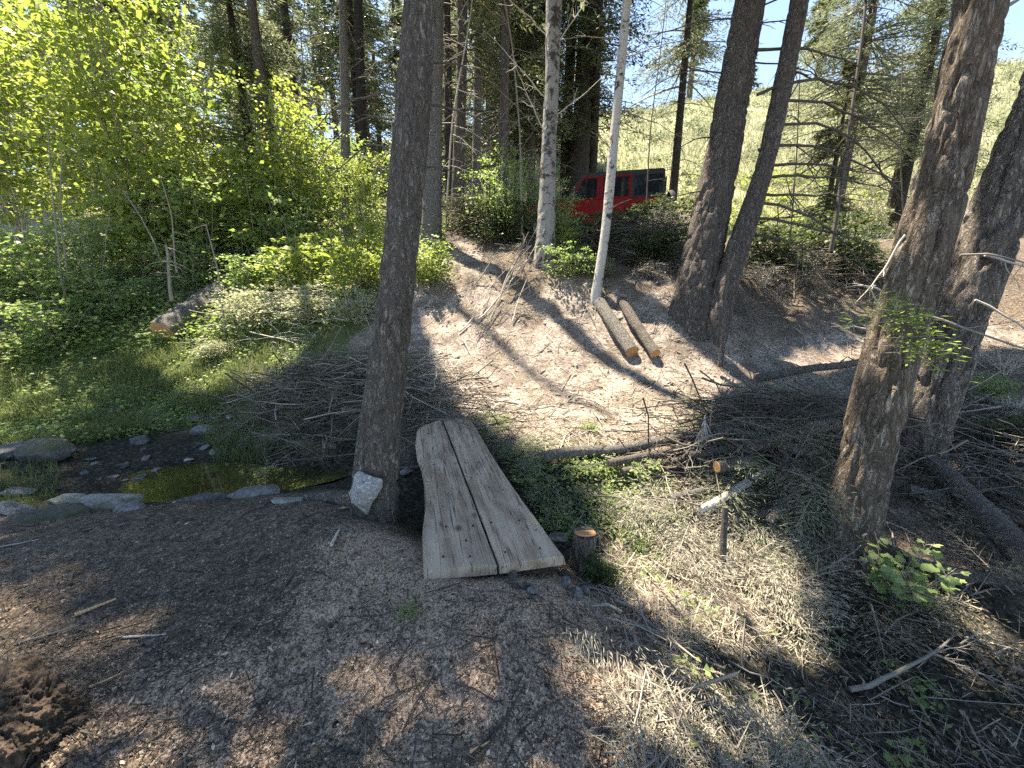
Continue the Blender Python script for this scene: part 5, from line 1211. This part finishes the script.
for poly, nn, l0 in ((GUL, 1700, .13), (GLOW, 600, .12), (GSUN, 500, .10)):
    p = dry(sample(poly, nn, (-.6, 4, .7, 4.4))); d, n = lay(p, .3); L = RG.lognormal(math.log(l0), .5, len(p)).clip(.04, .7); h = RG.random(len(p)) ** 2 * .07; sticks(g, p + n * (.01 + h[:, None]), d, L, (.0012 + .008 * L) * RG.lognormal(0, .5, len(p)))
stuff(g, 'slash_twigs', 'twig', 'tangled grey twigs littering the gully', 'twigs')
g = G(); p = sample(GUL, 9000, (-.6, 4, .7, 4.4)); d, n = lay(p, .4); L = RG.lognormal(math.log(.011), .5, len(p)).clip(.004, .035); cards(g, p + n * .008, d, n + RG.normal(0, .5, d.shape), L, L * RG.uniform(.3, .8, len(p)), .2)
stuff(g, 'bark_litter', 'mulch', 'dark bark and soil crumbs in the gully', 'litter')
g = G(); p = sample(GUL, 450, (-.6, 4, .7, 4.4)); d, n = lay(p, .4); L = RG.uniform(.015, .04, len(p)); cards(g, p + n * .012, d, n + RG.normal(0, .4, d.shape), L, L * RG.uniform(.4, .7, len(p)), .2)
stuff(g, 'dead_leaves', 'leaf_dry', 'dry fallen leaves in the gully', 'leaves')
g = G()
for k in range(34):
    c = sample(GUL, 1, (-.4, 4, .9, 4.4)); m = RG.integers(10, 40); q = c + RG.normal(0, .06, (m, 3)) * A([1, 1, 0]); q[:, 2] += RG.random(m) * .07; dd = hdir(m, .3); L = RG.uniform(.015, .045, m); cards(g, q, dd, A([0, 0, 1.]) + RG.normal(0, .4, dd.shape), L, L * .65, .12)
stuff(g, 'gully_weeds', 'leaf_shrub', 'green weeds in scattered patches over the gully', 'weeds')
# green and dead fir sprays left from limbing
def bough(gs, gn, p, d, L, cl=.07, w=.012):
    P, D, N, l, ww = bough_cards(p, d, L, .12, int(14 + L * 26), 7, cl, w, .38, .3)
    cards(gn, P, D, N + RG.normal(0, .5, N.shape), l, ww, .05); d = unit(d); lat = unit(np.cross(d, A([0, 0, 1.])))
    s = np.linspace(0, .97, 6)[:, None]; c = p + d * L * s + A([0, 0, -1]) * .12 * L * s ** 2; tube(gs, c, np.linspace(.004 + .004 * L, .0015, 6), 4, None, False)
    for t in np.linspace(.12, .85, int(4 + L * 7)):
        for sg in (-1, 1):
            q = p + d * L * t - A([0, 0, .12]) * L * t * t; e = unit(lat * sg * .8 + d * .6 + RG.normal(0, .12, 3)); l = (.38 * L * (1 - t) ** .8 + .05); tube(gs, [q, q + e * l * .5, q + e * l - A([0, 0, .1]) * l], [.002, .0014, .0008], 3, None, False)
def slash(poly, n, box, name, mat, label, lift=.1, L0=.35, cat='slash', cl=.04, w=.0045, tm='twig'):
    gs, gn = G(), G(); p = sample(poly, n, box); p = dry(p) if p[:, 0].min() > -.5 and box[3] < 6 else p
    dd, nn = lay(p, .25)
    for i in range(len(p)): bough(gs, gn, p[i] + nn[i] * RG.uniform(.02, lift + .02), dd[i] + A([0, 0, .12]), RG.uniform(.5, 1.4) * L0, cl, w)
    stuff(gn, name, mat, label, cat); stuff(gs, name + '_twigs', tm, 'bare twigs of ' + label, 'twigs')
RSL = [(690,420),(860,385),(835,530),(780,560),(735,530),(700,480)]
slash([(610,500),(700,515),(745,545),(820,620),(760,600),(650,540)], 45, (0, 4, 1.5, 4.4), 'fir_slash', 'needle_dry', 'dried fir sprays around the thin logs by the path', .12, .38)
slash(RSL, 60, (0, 6, 2., 6), 'fir_boughs', 'needle_grey', 'grey-green fir boughs heaped right of the path', .38, .5)
slash([(720,540),(840,640),(1030,700),(1030,480),(940,470),(850,580)], 50, (0, 6, .9, 5), 'shaded_boughs', 'needle_brown', 'shaded fir boughs below the brown fir', .14, .4)
slash([(600,680),(700,685),(830,768),(860,900),(640,900)], 35, (0, 3, .7, 2.2), 'bright_sprays', 'needle_dry', 'dry pale fir sprays over the straw at the bottom', .05, .22, 'slash', .03, .0035)
slash([(850,640),(1030,600),(1030,900),(860,900)], 22, (0, 4, .7, 3), 'gully_sprays', 'needle_brown', 'dull fir sprays in the dark gully at lower right', .06, .26, 'slash', .03, .0035, 'twig_dark')
slash([(505,440),(540,470),(600,500),(600,530),(560,520)], 45, (-.4, 2, 2., 4.4), 'green_sprays', 'needle_grey', 'grey-green fir sprays lying beside the bridge', .05, .24, 'slash', .035, .0045)
slash([(225,405),(330,345),(420,345),(425,440),(300,475),(235,440)], 70, (-5, 0, 3, 7), 'heap_sprays', 'needle_olive', 'dull green fir sprays mixed into the dark brush heap', .35, .4)
slash([(600,210),(690,225),(690,300),(610,300)], 45, (0, 5, 6, 10), 'bank_sprays', 'needle_brown', 'dead fir sprays on the bank lip below the car', .3, .5)
slash([(740,250),(890,230),(880,300),(750,320)], 60, (2, 10, 5.5, 10), 'edge_sprays', 'needle_brown', 'dead fir sprays on the bank right of the twin conifers', .35, .55)
slash([(430,240),(520,230),(530,300),(480,340),(440,300)], 26, (-2, 1, 5.5, 9), 'foot_sprays', 'needle_dry', 'dry sprays on the bank left of the patchy birch', .08, .3)
# heap of curved sticks: shared by the two brush heaps
def heap(n, cen, ax, ra, rb, h, name, mat, label, Lr=(.4, 1.5), rr=(.003, .010)):
    g = G(); ax = unit(A([ax[0], ax[1], 0])); ay = A([-ax[1], ax[0], 0])
    for k in range(n):
        u, v = RG.normal(0, .48, 2); u = np.clip(u, -1.1, 1.1); v = np.clip(v, -1.1, 1.1)
        c = A([cen[0], cen[1], 0]) + ax * ra * u + ay * rb * v; m = h * max(0, 1 - u * u * .8 - v * v * .8)
        L = RG.uniform(*Lr); d = unit(A([RG.normal(), RG.normal() * .8, RG.normal(0, .22)]) + ax * RG.normal(0, .8)); z = gz(c[0], c[1]) + .02 + m * RG.random() ** .6
        p = A([c[0], c[1], z]) - d * L * .5; cv = curve(p, d, L, 7, (0, 0, RG.normal(-.12, .12)), .07); r = RG.uniform(*rr) * (.5 + L * .5)
        zz = Z0(cv[:, 0], cv[:, 1]); cv[:, 2] = np.maximum(cv[:, 2], zz - .02); tube(g, cv, np.linspace(r, r * .3, 7), 4, None, False, RG.random())
        for _ in range(3):
            i = RG.integers(1, 6); e = unit(d * .6 + RG.normal(0, .6, 3)); l = L * RG.uniform(.1, .3); tube(g, curve(cv[i], e, l, 4, (0, 0, -.1), .09), np.linspace(r * .4, r * .12, 4), 3, None, False, RG.random())
    stuff(g, name, mat, label, 'brush heap')
heap(560, (-2.1, 4.85), (-1, .42), 2.1, .8, .42, 'brush_heap', 'twig_mid', 'dark heap of dead brush between the creek and the main conifer')
heap(130, (-2.1, 4.85), (-1, .42), 2.2, .85, .46, 'brush_sticks', 'twig', 'grey bare sticks on the dark brush heap', (.5, 1.7))
heap(120, (-.95, 5.0), (-.4, 1), .8, .4, .3, 'bank_sticks', 'twig_pale', 'bleached sticks sliding down the bank above the bridge end', (.3, .8), (.003, .008))
heap(330, (2.4, 3.5), (1, .3), 1.25, .7, .62, 'slash_heap', 'twig_dark', 'dark heap of limbs between the sunny path and brown fir', (.4, 1.3))
heap(90, (2.3, 3.3), (1, .3), 1.2, .7, .45, 'slash_sticks', 'twig', 'grey limbs on the slash heap beside the brown fir', (.4, 1.3))
heap(230, (4.3, 3.4), (.6, 1), 1.5, .9, .3, 'right_brush', 'twig_dark', 'dark brush behind the fallen logs at the right edge', (.4, 1.4))
heap(90, (4.3, 3.6), (.6, 1), 1.5, .9, .35, 'right_sticks', 'twig', 'grey sticks over the brush at the right edge', (.4, 1.4))
heap(300, (2.3, 8.0), (1, -.1), 1.9, .6, .75, 'hollow_brush', 'twig_dark', 'dark dead brush on the bank below the car', (.4, 1.2))
heap(260, (6.0, 8.0), (1, 0), 2.3, .7, .65, 'meadow_edge_brush', 'twig_dark', 'dark dead brush along the meadow edge right of the twin conifers', (.4, 1.3))
heap(90, (6.5, 8.8), (1, 0), 2.4, .6, .7, 'meadow_edge_sticks', 'twig_pale', 'bleached sticks along the meadow edge', (.4, 1.2))
heap(140, (-1.4, 9.6), (1, .1), 1.6, .7, .8, 'shade_brush', 'twig_dark', 'dark brush in the shaded hollow left of the patchy birch', (.5, 1.6))
heap(150, (-4.0, 7.3), (1, -.2), 1.8, .8, .5, 'thicket_sticks', 'twig_pale', 'bleached dead twigs under the pale dusty shrubs', (.4, 1.2), (.003, .009))
# grasses
LG = [(-40,360),(90,350),(190,340),(330,330),(270,395),(215,425),(140,440),(90,445),(-40,445)]
g = G(); p = sample(LG, 26000, (-14, -1.5, 3.4, 9), 1.5); k = RG.random(len(p)) < .12 + .88 * (fbm(p * A([2.4, 2.4, 0]), 3, 7) > .0); p = p[k]
blades(g, p, RG.uniform(.04, .2, len(p)) * (1 + .8 * fbm(p * A([1.7, 1.7, 0]), 2, 8)), RG.uniform(.006, .012, len(p)), RG.uniform(.2, .9, len(p))); p2 = sample([(200,425),(260,425),(270,470),(215,465)], 700, (-5, 0, 2.5, 6)); blades(g, p2, RG.uniform(.1, .26, len(p2)), .007, RG.uniform(.2, .8, len(p2)))
p3 = sample([(-40,460),(60,465),(60,500),(-40,510)], 900, (-6, -2, 2, 5)); blades(g, p3, RG.uniform(.03, .1, len(p3)), .006, RG.uniform(.2, .8, len(p3)))
stuff(g, 'grass', 'grass', 'green grass on the shaded and sunny creek side', 'grass')
g = G(); p = sample([(0,370),(330,330),(450,270),(440,200),(0,200)], 24000, (-14, -1, 5.5, 12), 1.2); dd = hdir(len(p), .25); L = RG.uniform(.04, .1, len(p)); h = RG.random(len(p)) ** 1.5 * .3
cards(g, p + np.stack([0 * h, 0 * h, h], 1), dd, A([0, 0, 1.]) + RG.normal(0, .5, dd.shape), L, L * .7, .1); p = sample(LG, 5200, (-14, -1.5, 3.4, 9), 1.5); p = p[fbm(p * A([2.4, 2.4, 0]), 3, 7) < .12]; dd = hdir(len(p), .25); L = RG.uniform(.03, .07, len(p)); h = RG.random(len(p)) * .12
cards(g, p + np.stack([0 * h, 0 * h, h], 1), dd, A([0, 0, 1.]) + RG.normal(0, .5, dd.shape), L, L * .7, .1); stuff(g, 'ground_cover', 'leaf_shrub', 'low leafy ground cover under the thicket', 'ground cover')
g = G(); p = sample([(480,440),(560,455),(660,470),(690,500),(640,560),(600,530),(560,540)], 2600, (-.4, 3, 1.8, 4.4)); dd = hdir(len(p), .25); L = RG.uniform(.015, .04, len(p)); h = RG.random(len(p)) * .08
cards(g, p + np.stack([0 * h, 0 * h, h], 1), dd, A([0, 0, 1.]) + RG.normal(0, .5, dd.shape), L, L * .7, .1); p = sample([(300,545),(440,545),(440,600),(300,600)], 60, (-2, 1, 1, 3)); dd = hdir(len(p), .25); cards(g, p + A([0, 0, .01]), dd, A([0, 0, 1.]) + 0 * dd, .015, .01, .1)
stuff(g, 'weeds', 'leaf_shrub', 'small green weeds sprouting in the slash beside the bridge', 'weeds')
g = G(); n = 60000; y = 13.8 + 34 * RG.random(n) ** 1.5; x = RG.uniform(-.25, 1.35, n) * (y * .95 + 1); z = Z(x, y); p = np.stack([x, y, z], 1); cl_ = fbm(p * A([.5, .5, 0]), 3, 17)
sc = .6 + y / 22; h = RG.uniform(.08, .34, n) * (1 + 1.3 * cl_).clip(.2, 3) * np.clip(sc, .8, 1.6); blades(g, p, h, .02 * sc * RG.uniform(.6, 1.4, n), RG.uniform(.2, .8, n), np.clip(.5 + .8 * cl_ + RG.normal(0, .2, n), 0, 1))
stuff(g, 'meadow_grass', 'grass_meadow', 'pale sunlit meadow grass on the hillside', 'grass')
g = G()
for k in range(420):
    y = RG.uniform(17, 47); x = RG.uniform(.02, 1.2) * y; r = RG.uniform(.25, .7) * (.6 + y / 40); m = 60; q = RG.normal(0, .45, (m, 3)) * r * A([1, 1, .5]); c = A([x, y, gz(x, y)])
    cards(g, c + q * A([1, 1, 0]) + A([0, 0, 1.]) * np.abs(q[:, 2:]), hdir(m, .6), RG.normal(0, 1, (m, 3)), .16 * (.6 + y / 40), .07 * (.6 + y / 40), .1, RG.random() * .5 + .5 * RG.random(m))
stuff(g, 'sagebrush', 'needle_grey', 'low grey-green brush dotted over the meadow hillside', 'ground cover')
g = G(); n = 2600; y = RG.uniform(16, 26, n); x = 7.5 + RG.normal(0, 1, n) * 3.2 + (y - 16) * .9; z = Z(x, y) + RG.random(n) * .5; p = np.stack([x, y, z], 1); dd = hdir(n, .3); k = fbm(p * A([.6, .6, 0]), 2, 3) > .0; cards(g, p[k], dd[k], A([0, 0, 1.]) + RG.normal(0, .5, dd[k].shape), .2, .15, .1)
stuff(g, 'meadow_shrubs', 'leaf_maple', 'low yellow-green growth on the meadow behind the car', 'ground cover')

# ------------------------------------------------------------------ sky, sun, camera
w = bpy.data.worlds.new('World'); SC.world = w; w.use_nodes = True; nt = w.node_tree; nt.nodes.clear()
sky = nt.nodes.new('ShaderNodeTexSky'); sky.sky_type = 'NISHITA'; sky.sun_disc = False; sky.sun_elevation = SUN_EL; sky.sun_rotation = SUN_AZ
sky.altitude = 1800; sky.air_density = .9; sky.dust_density = .1; sky.ozone_density = 3.0
bg = nt.nodes.new('ShaderNodeBackground'); bg.inputs[1].default_value = .12; wo = nt.nodes.new('ShaderNodeOutputWorld')
nt.links.new(sky.outputs[0], bg.inputs[0]); nt.links.new(bg.outputs[0], wo.inputs[0])
ld = bpy.data.lights.new('sun', 'SUN'); ld.energy = 5.0; ld.angle = math.radians(.53); ld.color = (1, .985, .97)
lo = bpy.data.objects.new('sun', ld); COL.objects.link(lo); lo.rotation_euler = Vector(-SUN).to_track_quat('-Z', 'Y').to_euler(); lo.location = Vector(SUN * 60)
cd = bpy.data.cameras.new('camera'); cd.sensor_width = 36; cd.lens = F / 1024 * 36; cd.clip_start = .02; cd.clip_end = 2000
co = bpy.data.objects.new('camera', cd); COL.objects.link(co); co.location = CAM; co.rotation_euler = (math.pi / 2 - TH, 0, 0); SC.camera = co
vs = SC.view_settings; vs.view_transform = 'Standard'; vs.look = 'None'; vs.exposure = 2.08; vs.use_white_balance = True; vs.white_balance_temperature = 8500; vs.white_balance_tint = 9; vs.gamma = 1; vs.use_curve_mapping = False
cy = SC.cycles; cy.max_bounces = 7; cy.diffuse_bounces = 4; cy.glossy_bounces = 3; cy.transmission_bounces = 4; cy.use_denoising = False; cy.use_adaptive_sampling = True; cy.adaptive_threshold = .02
cy.sample_clamp_indirect = 6
SC.render.use_persistent_data = False
